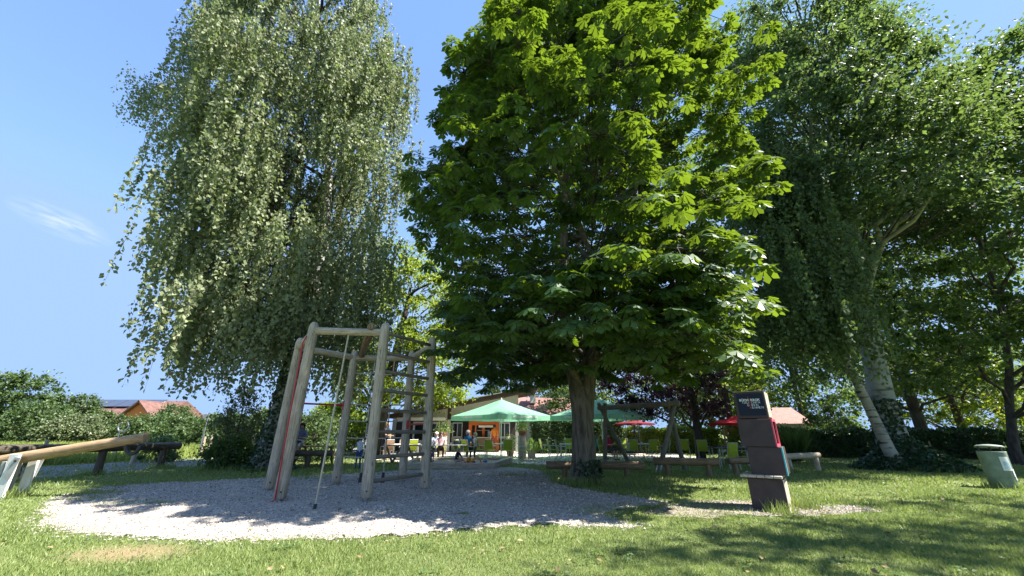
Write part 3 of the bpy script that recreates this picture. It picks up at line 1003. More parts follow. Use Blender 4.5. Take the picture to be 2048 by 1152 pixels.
# the horse chestnut in the middle
def chestnut():
    global rng
    rng = np.random.default_rng(23); random.seed(23)
    root = thing('chestnut_tree', 'big horse chestnut with dense dark crown and thick forked trunk', 'tree', (2.05, 12.0, 0))
    tp = [(2.05, 12, -.05), (2.05, 12, .2), (2.06, 12, .7), (2.08, 12, 1.5), (2.11, 12, 2.15), (2.13, 12, 2.5), (2.14, 12, 2.75)]
    trunk_part(root, tp, [.56, .42, .345, .315, .315, .20, .05], 'bark_chestnut', 20, .12)
    MB().tube([(2.0, 12, 1.7), (1.95, 12, 2.4), (1.86, 12.05, 3.4), (1.7, 12.2, 5.5), (1.9, 12.3, 8.5), (2.2, 12.3, 12.0), (2.6, 12.2, 16.5)], [.21, .205, .19, .17, .14, .10, .04], 14, True, .1).build('limb', 'bark_chestnut', root, root.location)
    MB().tube([(2.2, 11.98, 1.7), (2.29, 11.97, 2.4), (2.48, 12.0, 3.4), (3.2, 12.0, 5.2), (4.2, 12.0, 8.0), (4.8, 12.0, 12.0), (5.0, 12.0, 15.5)], [.21, .205, .19, .165, .135, .10, .04], 14, True, .1).build('limb', 'bark_chestnut', root, root.location)
    ax = [(2.05, 12, 0), (2.1, 12, 2.4), (2.4, 12.1, 5), (3.0, 12.1, 9), (3.4, 12.1, 13), (3.6, 12.1, 21)]
    nb = 400
    T, O = env_points(nb, [(2, 2.5), (6, 2.6), (10, 3.0), (20, 3.3)], 12.0,
        [(2.6, 3.4), (4, 4.6), (6, 5.4), (8, 6.2), (11, 6.1), (14, 5.1), (17, 4.1), (19.5, 2.4), (21, 1)],
        [(2.6, 2.6), (4, 3.4), (6, 4.2), (8, 5.0), (11.5, 5.5), (14, 4.6), (17, 3.5), (19.5, 2.0), (21, 1)],
        [(2.6, 3.6), (4, 4.8), (6, 5.6), (8, 6.1), (11.5, 6.0), (14, 5.2), (17, 4.0), (19.5, 2.4), (21, 1)], 3.4, 20.3, .66)
    T2, O2 = env_points(75, [(2, 2.6), (6, 2.7)], 11.6, [(2.6, 4.2), (6, 5.0)], [(2.6, 3.4), (6, 4.2)], [(2.6, 4.4), (6, 5.2)], 3.2, 5.2, .75)
    T = np.concatenate([T, T2]); O = np.concatenate([O, O2]); nb = len(T)
    order = rng.permutation(nb)
    for j in order[:14]:
        zs = max(2.6, T[j][2] - 2.6 - .25 * np.linalg.norm(T[j][:2] - np.array([2.6, 12])))
        limb(root, curve_pts(axis_at(ax, zs), T[j], 0, 7, .4, .5), .10, .02, 'bark_chestnut')
    pairs = []
    for j in order[14:]:
        a = axis_at(ax, max(T[j][2] - 1.6, 2.8))
        pairs.append((a + (T[j] - a) * rng.uniform(.3, .5), T[j] - O[j] * .2, .03, .012))
    P, A, N = [], [], []
    for j in range(nb):
        big = rng.uniform(.9, 1.55)
        tw = rng.integers(8, 14)
        for k in range(tw):
            side = np.array([-O[j][1], O[j][0], 0])
            u, w = np.clip(rng.normal(), -1.7, 1.7) * .55 * big, rng.uniform(-.8, .45) * big
            c = T[j] + side * u + O[j] * w + np.array([0, 0, -.28 * abs(u) - .30 * max(w, 0) + rng.normal() * .16])
            pairs.append((T[j] - O[j] * .3, c, .014, .007))
            a0 = rng.uniform(0, 6.283)
            for q in range(5):
                a = a0 + q * 1.2566 + rng.normal() * .25
                d = np.array([math.cos(a), math.sin(a), 0]) + O[j] * .55
                d = d / (np.linalg.norm(d) + 1e-6)
                A_ = d + np.array([0, 0, rng.uniform(-.75, -.1)])
                P.append(c + d * rng.uniform(.10, .22) + np.array([0, 0, rng.uniform(-.02, .06)]))
                A.append(A_); N.append(np.array([d[0] * .45, d[1] * .45, 1.0]) + rng.normal(size=3) * .2)
    thin_branches(root, pairs, 'bark_dark')
    P, A, N = np.array(P), np.array(A), np.array(N)
    L = rng.uniform(.19, .31, len(P))
    # the leaves that show largest stand alone, the rest are one crown
    fw = P[:, 1] * .937 + (P[:, 2] - 1.35) * .3486
    upv = -P[:, 1] * .3486 + (P[:, 2] - 1.35) * .937
    vis = (upv / fw < .74) & (fw > 1)
    key = np.where(vis, fw / L, 1e9)
    idx = np.argsort(key)[:300]
    rest = np.ones(len(P), bool); rest[idx] = False
    loc = np.array(root.location)
    near = rest & (P[:, 1] < 13.0); far = rest & ~near
    leaves('crown', (P - loc)[near], A[near], N[near], L[near], L[near], 'leaf_chestnut', root, CHEST_T)
    leaves('rear_crown', (P - loc)[far], A[far], N[far], L[far], L[far], 'leaf_chestnut', root, CHEST_FAR)
    TV, TF = CHEST_T
    lm = []
    for v_ in range(4):
        V = TV.copy(); V[:, 2] *= (0.6 + .35 * v_)
        me = bpy.data.meshes.new('leaf'); me.from_pydata(V.tolist(), [], TF.tolist()); me.materials.append(MATS['leaf_chestnut']); lm.append(me)
    for n_, i in enumerate(idx):
        a = Vector(A[i]).normalized(); s_ = Vector(N[i]).cross(a).normalized(); n3 = a.cross(s_)
        o = bpy.data.objects.new('leaf', lm[n_ % 4]); COL.objects.link(o)
        M = Matrix((a, s_, n3)).transposed().to_4x4()
        o.matrix_local = Matrix.Translation(Vector(P[i] - loc)) @ M @ Matrix.Scale(float(L[i]), 4)
        o.parent = root
        o.matrix_parent_inverse = Matrix.Identity(4)
    climb_ivy(root, tp, [.56, .42, .345, .315, .315, .2, .05], .05, .6, 420, .075, 'ivy', -0.9)
    return root
chest = chestnut()

# trees on the right
AT = [(15.2, 16.5, -.05), (15.2, 16.5, .5), (15.3, 16.5, 2.5), (15.57, 16.5, 4.6), (16.1, 16.5, 7.9), (16.7, 16.5, 12.2), (17.4, 16.5, 17), (17.6, 16.5, 22), (17.7, 16.5, 26)]
AR = [.80, .56, .44, .39, .34, .28, .20, .11, .04]
aspen = bushy_tree('poplar_tree', 'very tall poplar with thick pale banded leaning trunk on the right', AT, AR, 'bark_aspen', 'leaf_aspen',
    [(6, 15.6), (12, 16.2), (20, 16.8), (28, 17)], 15.8, [(6, 3.5), (9, 5.0), (14, 5.6), (20, 5.4), (24, 4.0), (27, 2)], [(6, 4), (9, 5.2), (14, 4.8), (20, 3.6), (24, 2.6), (27, 1.6)],
    [(6, 3.0), (9, 4.8), (14, 5.2), (18, 4.0), (22, 3.0), (27, 1.6)], 9.8, 25.5, 400, 270, .165, 31, (1.0, 1.0, .6), 14, .7, .16)
climb_ivy(aspen, AT, AR, .2, 2.6, 800, .13, 'ivy', -2.6)
RB = [(14.35, 15.6, -.05), (14.1, 15.6, .7), (13.85, 15.55, 2.0), (13.5, 15.5, 3.7), (13.2, 15.4, 6.5), (12.9, 15.3, 9.5), (12.8, 15.2, 13)]
rbirch = droopy_tree('birch_tree', 'weeping birch with slim leaning white trunk beside the poplar', RB, [.27, .20, .165, .145, .12, .09, .04], 'bark_birch', 'leaf_aspen',
    [(3, 11.6), (8, 12.2), (14, 12.6)], 14.8, [(3, 2.6), (6, 3.2), (10, 3.2), (14, 1.6)], [(3, .5), (6, .7), (9, 1.4), (14, 1.6)], [(3, 2.4), (8, 3.0), (14, 1.6)], 4.8, 14, 160, 8, .14, 37, 2.9, (.6, 2.2), 7, spread=.5)
HT = [(21.6, 18.0, -.05), (21.7, 18.0, .6), (22.3, 18.0, 2.4), (23.1, 18, 4.2), (24.0, 18, 7.0), (24.6, 18, 12), (25, 18, 18)]
horn = bushy_tree('hornbeam_tree', 'dark spreading hornbeam with many thin radiating branches at the right edge', HT, [.26, .17, .14, .125, .11, .08, .03], 'bark_dark', 'leaf_hornbeam',
    [(3, 23.2), (10, 24.6), (22, 28)], 17.4, [(3, 4.0), (6, 5.6), (10, 6.2), (16, 4.8), (22, 2.6), (25, 1.5)], [(3, 4), (6, 5.4), (12, 7), (18, 7), (25, 4)], [(3, 4), (6, 5.4), (12, 6.4), (18, 5.6), (25, 2)],
    3.4, 21.5, 430, 190, .20, 41, (1.15, 1.15, .35), 22, .7, .08)
bushy_tree('maple_tree', 'broad tree with lit leaves between the poplar and the right edge, behind the hornbeam', [(27, 27, -.05), (27, 27, 6), (27.5, 27, 14), (28, 27, 24)], [.34, .28, .2, .05], 'bark_dark', 'leaf_aspen',
    [(4, 27), (26, 29)], 27, [(4, 5), (10, 7.5), (20, 6.5), (28, 2.5)], [(4, 6), (10, 9), (20, 9), (28, 3)], [(4, 5), (10, 6.5), (28, 3)], 4, 26, 300, 130, .28, 43, (1.5, 1.5, .8), 8)
# shade trees on the lawn to the right of the camera
bushy_tree('lime_tree', 'tall lime tree on the lawn beyond the right edge of the view', [(13.8, 2.4, -.05), (13.8, 2.4, 6), (13.8, 2.4, 15)], [.4, .32, .06], 'bark_dark', 'leaf_hornbeam',
    [(4, 13.8), (18, 13.8)], 2.4, [(4, 2.6), (8, 3.9), (14, 3.6), (18, 1.5)], [(4, 2.6), (8, 4.2), (14, 4), (18, 1.5)], [(4, 2.4), (8, 3.3), (14, 3.0), (18, 1.5)], 5, 18, 80, 90, .2, 47, (.8, .8, .45), 6)
bushy_tree('lime_tree', 'second lime tree beyond the right edge of the view, behind the first', [(19.5, 3.8, -.05), (19.5, 3.8, 6), (19.5, 3.8, 17)], [.4, .32, .06], 'bark_dark', 'leaf_hornbeam',
    [(4, 19.5), (20, 19.5)], 3.8, [(4, 2.6), (8, 4.2), (16, 4.0), (20, 1.5)], [(4, 2.6), (8, 4.2), (16, 4), (20, 1.5)], [(4, 2.6), (8, 4.2), (16, 4.0), (20, 1.5)], 5, 20, 72, 90, .2, 48, (.8, .8, .45), 6)

# trees farther back
bushy_tree('maple_tree', 'bright yellow green tree behind the climbing frame, between birch and chestnut', [(-8.2, 25, -.05), (-8.15, 25, 1.6), (-8.0, 25, 3.4), (-7.4, 25, 7), (-7, 25, 11)], [.5, .42, .36, .25, .05], 'bark_dark', 'leaf_yellow',
    [(2, -7.0), (8, -7.2), (13, -7.4)], 24.6, [(2, 3), (6, 4.4), (13, 2)], [(2, 3.6), (5, 4.7), (9, 4.2), (13.5, 1.6)], [(2, 3), (6, 4.2), (13, 2)], 3.0, 13.2, 270, 130, .20, 51, (.8, .8, .4), 7)
bushy_tree('plum_tree', 'dark purple leaved plum tree behind the log swing', [(9.7, 21.5, -.05), (9.72, 21.5, 1.4), (9.75, 21.5, 2.8), (9.6, 21.5, 5)], [.24, .19, .17, .05], 'bark_dark', 'leaf_purple',
    [(2, 9.0), (6, 8.8)], 21.3, [(1.6, 1.2), (2.4, 3.2), (4, 4.2), (6, 3)], [(1.6, 1.0), (2.4, 2.2), (4, 2.4), (6, 1.6)], [(1.6, 1.5), (4, 2.6), (6, 1.6)], 2.2, 6.2, 150, 130, .13, 53, (.55, .55, .35), 8, .7, .06)
bushy_tree('ash_tree', 'light green tree between the purple plum and the weeping birch', [(14.5, 27, -.05), (14.5, 27, 3), (14.5, 27, 9)], [.26, .2, .05], 'bark_dark', 'leaf_yellow',
    [(2, 14.3), (10, 14)], 27, [(2, 2), (5, 3), (10, 1.6)], [(2, 2.2), (5, 3.4), (10, 1.6)], [(2, 2), (5, 3), (10, 1.6)], 2.6, 10, 110, 110, .17, 55, (.7, .7, .45), 6)
bushy_tree('linden_tree', 'pale hazy tree standing behind the clubhouse chimney', [(2.5, 52, -.05), (2.5, 52, 5), (2.5, 52, 12)], [.4, .3, .06], 'bark_dark', 'leaf_far',
    [(3, 2.5), (14, 2.5)], 52, [(3, 4), (7, 6), (14, 2.5)], [(3, 4), (7, 6), (14, 2.5)], [(3, 4), (7, 5), (14, 2.5)], 3.5, 14, 130, 100, .28, 57, (1.1, 1.1, .7), 6)
bushy_tree('linden_tree', 'dark green tree behind the hedge, right of the chestnut trunk', [(6.0, 34, -.05), (6.0, 34, 4), (6, 34, 9)], [.35, .28, .06], 'bark_dark', 'leaf_hornbeam',
    [(3, 6.5), (12, 6.5)], 34, [(3, 3), (6, 4.6), (12, 2)], [(3, 4), (6, 6), (12, 2.5)], [(3, 3), (6, 4), (12, 2)], 3.2, 11, 110, 90, .24, 59, (1, 1, .6), 6)
for i, (x, y, h, w, lab) in enumerate([(31.5, 44, 15, 7.5, 'shady tree behind the red roofed house, left of the poplar trunk'), (33, 30, 7.5, 5, 'sunlit yellow green tree behind the right hedge, under the hornbeam'),
        (40, 33, 9, 5, 'bushy green tree farthest right behind the hedge'), (35, 48, 14, 7, 'tall green tree far behind the poplar'), (20.6, 42, 12, 5.5, 'dark green tree behind the bright red parasol')]):
    bushy_tree('maple_tree', lab, [(x, y, -.05), (x, y, h * .4), (x, y, h * .9)], [.3, .22, .05], 'bark_dark', ['leaf_hornbeam', 'leaf_yellow', 'leaf_yellow', 'leaf_aspen', 'leaf_hornbeam'][i],
        [(0, x), (h, x)], y, [(1, w * .6), (h * .5, w), (h, w * .4)], [(1, w * .6), (h * .5, w), (h, w * .4)], [(1, w * .6), (h * .5, w * .8), (h, w * .4)], 1.6, h, 120, 90, .21 if y < 40 else .34, 61 + i, (.9, .9, .55) if y < 40 else (1.4, 1.4, .9), 6)

# shrubs by the birch foot and along the field
def shrub(name, label, x, y, rx, ry, h, nb, per, leafL, mat, seed, size=(.4, .4, .3), up=.5):
    return bushy_tree(name, label, [(x, y, -.02), (x, y, h * .4), (x, y, h * .8)], [.05, .04, .01], 'bark_dark', mat, [(0, x), (h, x)], y,
        [(0, rx * .7), (h * .5, rx), (h, rx * .4)], [(0, rx * .7), (h * .5, rx), (h, rx * .4)], [(0, ry * .7), (h * .5, ry), (h, ry * .4)], .1, h, nb, per, leafL, seed, size, 3, .7, .03, up, None, 'shrub')
shrub('willow_shrub', 'pale wispy shrub beside the birch trunk', -11.3, 16.9, .9, .8, 3.1, 70, 80, .09, 'leaf_wispy', 71)
shrub('hazel_shrub', 'dark low shrub at the left end of the log rail under the birch', -10.85, 16.0, .85, .6, 1.1, 60, 70, .10, 'leaf_hornbeam', 72)
shrub('laurel_shrub', 'round green bush behind the picnic table', -9.6, 20.0, 1.5, 1.0, 2.2, 70, 80, .11, 'leaf_aspen', 73)
shrub('elder_shrub', 'sunlit shrub behind the rope net near the parking', -10.2, 25.5, 2.4, 1.5, 3.0, 90, 80, .14, 'leaf_yellow', 74)
shrub('elder_shrub', 'leafy bush in front of the pale red roof right of the book box', 24.3, 31.5, 2.1, 1.2, 3.2, 60, 60, .17, 'leaf_aspen', 76)
shrub('hazel_shrub', 'small leafy bush by the field fence behind the log rail', -16.4, 19.4, .9, .6, .95, 34, 60, .12, 'leaf_aspen', 75)
for i, (x, y, r, h, mat, lab) in enumerate([(-64, 52, 6.0, 8.2, 'leaf_far', 'big rounded tree at the left edge beyond the meadow'), (-55, 47, 4.5, 4.4, 'leaf_far', 'dark bush at the foot of the big left tree'),
        (-49, 46, 3.4, 3.0, 'leaf_wispy', 'lighter spreading bush in the hedgerow left of the orange gable'), (-60, 56, 3.0, 6.0, 'leaf_far', 'bush rising in front of the red roof'),
        (-42, 48, 4.4, 3.0, 'leaf_far', 'wide bush below the orange gable'), (-33, 42, 4.0, 2.6, 'leaf_far', 'green bush in the hedgerow right of the orange gable'),
        (-27, 38, 3.6, 2.8, 'leaf_far', 'leafy bush behind the lamp post'), (-21, 36, 3.6, 3.2, 'leaf_far', 'leafy bush in the hedgerow behind the willow shrub'), (-15.5, 36, 3, 3.8, 'leaf_yellow', 'sunlit bush at the far end of the hedgerow'), (-56, 56, 4.6, 3.9, 'leaf_far', 'bush in front of the gable of the farm building'), (-50, 60, 3.2, 4.9, 'leaf_far', 'bush right of the orange gable against the red roof')]):
    shrub('hedgerow_bush' if i else 'oak_tree', lab, x, y, r, r * .6, h, 110 if i else 150, 75 if i else 120, .26 if i else .36, mat, 81 + i, (.75, .75, .5) if i else (1, 1, .7))

def hedge(name, label, x0, y0, x1, y1, h, w, n, mat, leafL, seed):
    global rng
    rng = np.random.default_rng(seed)
    L = math.hypot(x1 - x0, y1 - y0); rz = math.atan2(y1 - y0, x1 - x0)
    root = thing(name, label, 'hedge', ((x0 + x1) / 2, (y0 + y1) / 2, 0), rz)
    MB().box((0, 0, h * .45), (L * .97, w * .55, h * .86)).build('light_block_core', 'soil', root)  # dark solid box added inside the leaves to stop light passing through
    a = rng.random(n)
    t = rng.uniform(-.5, .5, n) * L
    dep = np.abs(rng.normal(size=n)) * .07
    bul = .07 * np.sin(t * 2.1) + .05 * np.sin(t * 5.3 + 1)
    fr = a < .5; bk = (a >= .5) & (a < .65)
    z = np.where(a < .65, rng.uniform(.03, 1, n) * h, h + rng.normal(size=n) * .06 + bul)
    y = np.where(fr, -w / 2 + dep - bul, np.where(bk, w / 2 - dep, rng.uniform(-.5, .5, n) * w))
    P = np.stack([t, y, z], 1)
    O = np.where(fr[:, None], np.array([[0, -1.0, .3]]), np.where(bk[:, None], np.array([[0, 1.0, .3]]), np.array([[0, 0, 1.0]])))
    N = O + rng.normal(size=(n, 3)) * .55
    A = rng.normal(size=(n, 3)) * .7 + O * .4 + np.array([0, 0, -.2])
    Ls = leafL * rng.uniform(.6, 1.4, n)
    leaves('foliage', P, A, N, Ls, Ls * .75, mat, root)
    return root
hedge('clipped_hedge', 'dark clipped hedge behind the tables left of the chestnut trunk', 1.2, 26.8, 7.2, 26.8, 1.95, 1.0, 14000, 'leaf_hedge', .11, 91)
hedge('clipped_hedge', 'sunlit low hedge behind the purple plum tree', 7.3, 27.2, 13.5, 27.0, 1.45, .9, 11000, 'leaf_yellow', .11, 92)
hedge('clipped_hedge', 'long dark clipped hedge across the back of the right lawn', 12.6, 23.2, 34, 20.2, 1.34, 1.1, 32000, 'leaf_hedge', .11, 93)

# ivy and weeds round the foot of the poplar
def ground_ivy(root, x, y, rx, ry, n, h, name='ground_ivy'):
    a = rng.uniform(0, 6.283, n); r = np.sqrt(rng.random(n))
    P = np.stack([x + np.cos(a) * r * rx, y + np.sin(a) * r * ry, h * (1 - r) ** 1.1 * rng.uniform(.4, 1.1, n) + .04], 1)
    N = np.stack([np.cos(a) * .5, np.sin(a) * .5 - .2, np.ones(n)], 1) + rng.normal(size=(n, 3)) * .5
    A = np.stack([np.cos(a), np.sin(a), -np.full(n, .3)], 1) + rng.normal(size=(n, 3)) * .5
    L = .14 * rng.uniform(.6, 1.3, n)
    return leaves(name, P - np.array(root.location), A, N, L, L * .9, 'leaf_ivy', root)
ground_ivy(aspen, 15.0, 15.9, 2.0, 1.4, 3000, 1.25)
ground_ivy(birch, -9.1, 15.5, 1.1, .9, 600, .6)
long_grass('tall_grass', 'tufts of longer grass round posts, tree feet and the book box', [(2.3, 11.5, 500, .75), (1.6, 11.4, 300, .6), (2.9, 11.4, 400, .8), (4.7, 7.66, 130, .3), (5.45, 8.1, 150, .28), (-13.7, 13.8, 200, .4),
    (-13.4, 16.2, 260, .5), (-10.9, 9.4, 160, .35), (-9.1, 15.0, 500, 1.0), (-10.8, 15.6, 400, .9), (14.8, 15.3, 400, 1.6), (12.3, 10.8, 120, .4), (3.5, 12.6, 160, .4), (5.0, 14.0, 120, .4), (9.6, 14.7, 120, .4), (-13.6, 11.7, 160, .5)], .22, .011)

# ------------------------------------------------------------------ climbing frame
def climbing_frame():
    o0 = Vector((-3.8, 10.1, 0))
    t = thing('climbing_frame', 'tall six sided log climbing frame with ladder, net and climbing rope', 'climbing frame', o0)
    feet = dict(fl=(-4.62, 8.62), fr=(-2.94, 8.72), r=(-2.09, 10.25), br=(-3.0, 11.65), ml=(-4.63, 11.25), bl=(-5.72, 10.12))
    hts = dict(fl=3.72, fr=3.72, r=3.74, br=3.62, ml=3.56, bl=3.68)
    lean = {k: Vector((o0.x - x, o0.y - y, 0)) * .035 for k, (x, y) in feet.items()}
    def at(k, z):
        x, y = feet[k]
        return Vector((x, y, z)) + lean[k] * (z / 3.7)
    for k in feet:
        h = hts[k]
        n = 9
        pts = [at(k, .09), at(k, .12)] + [at(k, .12 + (h - .25) * i / n) for i in range(1, n + 1)] + [at(k, h - .05), at(k, h)]
        rad = [.10, .117] + [.116 - .0012 * i for i in range(1, n + 1)] + [.085, .05]
        p = MB().tube(pts, rad, 14, True, .07).build('post', 'wood_grey', t, o0)
        MB().tube([at(k, -.1), at(k, .14)], .045, 10).build('steel_foot', 'steel', p, (0, 0, 0)).location = -o0
        for z in (.22,):
            b = at(k, z); d = Vector((-b.x, -b.y, 0)).normalized()
            MB().tube([b + d * .10, b + d * .128], .018, 8).build('bolt', 'dark_steel', p).location = -o0
    def beam(a, za, b, zb, r=.085, ext=.0, mat='wood_grey', name='beam'):
        p, q = at(a, za), at(b, zb)
        d = (q - p).normalized()
        return MB().tube([p - d * ext, p.lerp(q, .33), p.lerp(q, .66), q + d * ext], r, 12, True, .06, 0, .012).build(name, mat, t, o0)
    beam('fl', 3.52, 'fr', 3.50)
    beam('bl', 3.42, 'ml', 3.36)
    beam('ml', 3.34, 'br', 3.40)
    beam('br', 3.42, 'r', 3.50)
    beam('fl', 3.44, 'bl', 3.42)
    # cross log laid from the front beam to the rear one
    p = at('fl', 3.62).lerp(at('fr', 3.62), .80); q = at('ml', 3.42).lerp(at('br', 3.46), .12)
    d = (q - p).normalized()
    MB().tube([p - d * .12, p.lerp(q, .5), q + d * .12], .085, 12, True, .06, 0, .012).build('beam', 'wood_brown', t, o0)
    for z in (.38, .83, 1.33, 1.78, 2.2, 2.62, 3.05, 3.5):
        beam('fr', z, 'r', z, .041, .02, 'wood_brown_grey', 'rung')
    for a, b, z in (('bl', 'ml', 2.02), ('br', 'r', 1.52)):
        pp, qq = at(a, z), at(b, z)
        bar = MB().tube([pp, qq], .024, 10).build('bar', 'red_paint', t, o0)
        for e, s_ in ((pp, 1), (qq, -1)):
            d = (qq - pp).normalized() * s_
            MB().box(e + d * .118, (.07, .02, .24), math.atan2(d.y, d.x) + math.pi / 2).build('bracket', 'red_paint', bar).location = -o0
    # red slide pole standing in front of the left post
    MB().tube([Vector((-4.66, 8.80, 3.42)), Vector((-4.68, 8.60, 3.38)), Vector((-4.685, 8.50, 3.2)), Vector((-4.65, 8.47, 1.6)), Vector((-4.62, 8.46, .10)), Vector((-4.68, 8.44, .05)), Vector((-4.69, 8.44, -.03))], .015, 10).build('slide_pole', 'red_paint', t, o0)
    # climbing rope
    a = at('fl', 3.43).lerp(at('fr', 3.43), .5)
    b = Vector((-3.60, 7.98, .03))
    rp = MB().tube([a.lerp(b, i / 8) + Vector((0, 0, -.05 * math.sin(math.pi * i / 8))) for i in range(9)], .019, 8).build('climbing_rope', 'rope', t, o0)
    MB().tube([b + Vector((0, 0, -.03)), b + Vector((.0, .0, .07))], .032, 8).build('ground_anchor', 'dark_steel', rp).location = -o0
    # rope net between the rear posts
    for z in (.26, .72, 1.18, 1.62, 2.06, 2.5, 2.92):
        p, q = at('ml', z), at('br', z)
        sag = .05 if z < 1 else .025
        MB().tube([p.lerp(q, i / 6) - Vector((0, 0, sag * math.sin(math.pi * i / 6))) for i in range(7)], .017, 6).build('net_rope', 'net_rope', t, o0)
    for f in (.36, .70):
        p, q = at('ml', .2).lerp(at('br', .2), f), at('ml', 3.3).lerp(at('br', 3.3), f)
        vr = MB().tube([p, p.lerp(q, .5), q], .017, 6).build('net_rope', 'net_rope', t, o0)
        for z in (.26, .72, 1.18, 1.62, 2.06, 2.5, 2.92):
            c = at('ml', z - .03).lerp(at('br', z - .03), f)
            MB().ball(c, .034, 8, 6).build('connector', 'black_rubber', vr).location = -o0
        MB().tube([p + Vector((0, 0, -.16)), p + Vector((0, 0, .1))], [.06, .035], 8).build('net_anchor', 'black_rubber', t, o0)
climbing_frame()

# ------------------------------------------------------------------ seesaw
def seesaw():
    o0 = Vector((-10.9, 9.4, 0))
    t = thing('seesaw', 'log seesaw with tan beam, ring handle and tyre stop on a pale stand', 'seesaw', o0)
    A_, B_ = Vector((-13.4, 9.35, .40)), Vector((-8.42, 9.5, 1.22))
    pts = [A_.lerp(B_, i / 8) for i in range(9)]
    bm_ = MB().tube(pts, [.122, .124, .123, .122, .12, .117, .114, .11, .106], 16, True, .05, 0, .015).build('beam', 'wood_tan', t, o0)
    for s_ in (-1, 1):
        pl = MB().box((-10.9, 9.4 + s_ * .2, .40), (.21, .055, .95), 0, None, 0, .008).build('stand_plank', 'white_paint', t, o0)
        MB().box((-10.82, 9.4 + s_ * .236, .60), (.14, .012, .42), 0, Matrix.Rotation(R(8), 3, 'Y')).build('steel_plate', 'grey_paint', pl).location = -o0
        MB().tube([Vector((-10.8, 9.4 + s_ * .23, .74)), Vector((-10.8, 9.4 + s_ * .262, .74))], .026, 10).build('bolt', 'dark_steel', pl).location = -o0
    MB().box((-11.14, 9.4, .33), (.08, .34, .78), 0, None, 0, .006).build('stand_back', 'grey_paint', t, o0)
    c = Vector((-8.98, 9.47, 1.24))
    ring = [c + Vector((math.sin(a) * .13, 0, .03 + .12 * (1 - math.cos(a)) * .9)) for a in [R(x) for x in range(-160, 161, 20)]]
    ring = [c + Vector((math.sin(R(x)) * .12 - .02, .0, .20 - math.cos(R(180 - x)) * -.11)) for x in range(-150, 151, 20)]
    MB().tube(ring, .017, 8).build('handle', 'steel', t, o0)
    MB().tube([c + Vector((-.06, 0, -.02)), c + Vector((-.06, 0, .1))], .017, 8).build('handle_stem', 'steel', t, o0)
    c2 = Vector((-8.62, 9.47, .98))
    tyre = [c2 + Vector((math.cos(R(a)) * .16, 0, math.sin(R(a)) * .17 + .06)) for a in range(180, 361, 20)]
    MB().tube(tyre, .045, 8).build('tyre_stop', 'black_rubber', t, o0)
seesaw()

# ------------------------------------------------------------------ log rails and benches
def log_rail(name, label, cat, p, q, r, posts, mat='wood_grey', lean=(0, 0), pr=.085, group=None, endcol=None):
    o0 = Vector(((p[0] + q[0]) / 2, (p[1] + q[1]) / 2, 0))
    t = thing(name, label, cat, o0, 0, group)
    p, q = Vector(p), Vector(q)
    n = 6
    MB().tube([p.lerp(q, i / n) for i in range(n + 1)], [r * random.uniform(.94, 1.04) for _ in range(n + 1)], 14, True, .07, 0, .014).build('log', mat, t, o0)
    for (x, y, h) in posts:
        MB().tube([(x - lean[0], y - lean[1], -.15), (x, y, h)], [pr * 1.08, pr], 12, True, .06).build('post', mat, t, o0)
    return t
log_rail('log_barrier', 'long dark log barrier on leaning posts along the road', 'barrier', (-13.75, 7.6, .93), (-13.62, 17.0, .78), .135,
    [(-13.75, 8.6, .86), (-13.72, 11.7, .82), (-13.66, 13.95, .78), (-13.6, 16.3, .72)], 'wood_dark', (-.05, .0), .11)
log_rail('log_barrier', 'dark log barrier behind the climbing frame, passing the birch foot', 'barrier', (-12.1, 16.6, .52), (-6.95, 16.2, .55), .11,
    [(-11.0, 16.5, .45), (-7.9, 16.3, .48), (-7.3, 16.25, .48)], 'wood_dark')
log_rail('log_bench', 'log bench on short posts behind the chestnut trunk', 'bench', (1.05, 13.0, .37), (3.98, 12.75, .37), .115, [(1.6, 12.95, .3), (3.46, 12.8, .3)], 'wood_brown')
log_rail('log_bench', 'log bench in front of the log swing', 'bench', (4.62, 13.75, .42), (6.45, 13.15, .44), .11, [(5.0, 13.62, .34), (6.15, 13.25, .36)], 'wood_brown')
log_rail('log_bench', 'short log bench seen left of the book box', 'bench', (7.15, 13.9, .42), (8.35, 14.1, .42), .10, [(7.35, 13.93, .34), (8.15, 14.05, .34)], 'wood_brown')
log_rail('log_bench', 'pale log bench right of the book box', 'bench', (9.5, 14.75, .50), (11.25, 15.35, .52), .105, [(9.75, 14.83, .42), (11.05, 15.28, .44)], 'wood_grey')

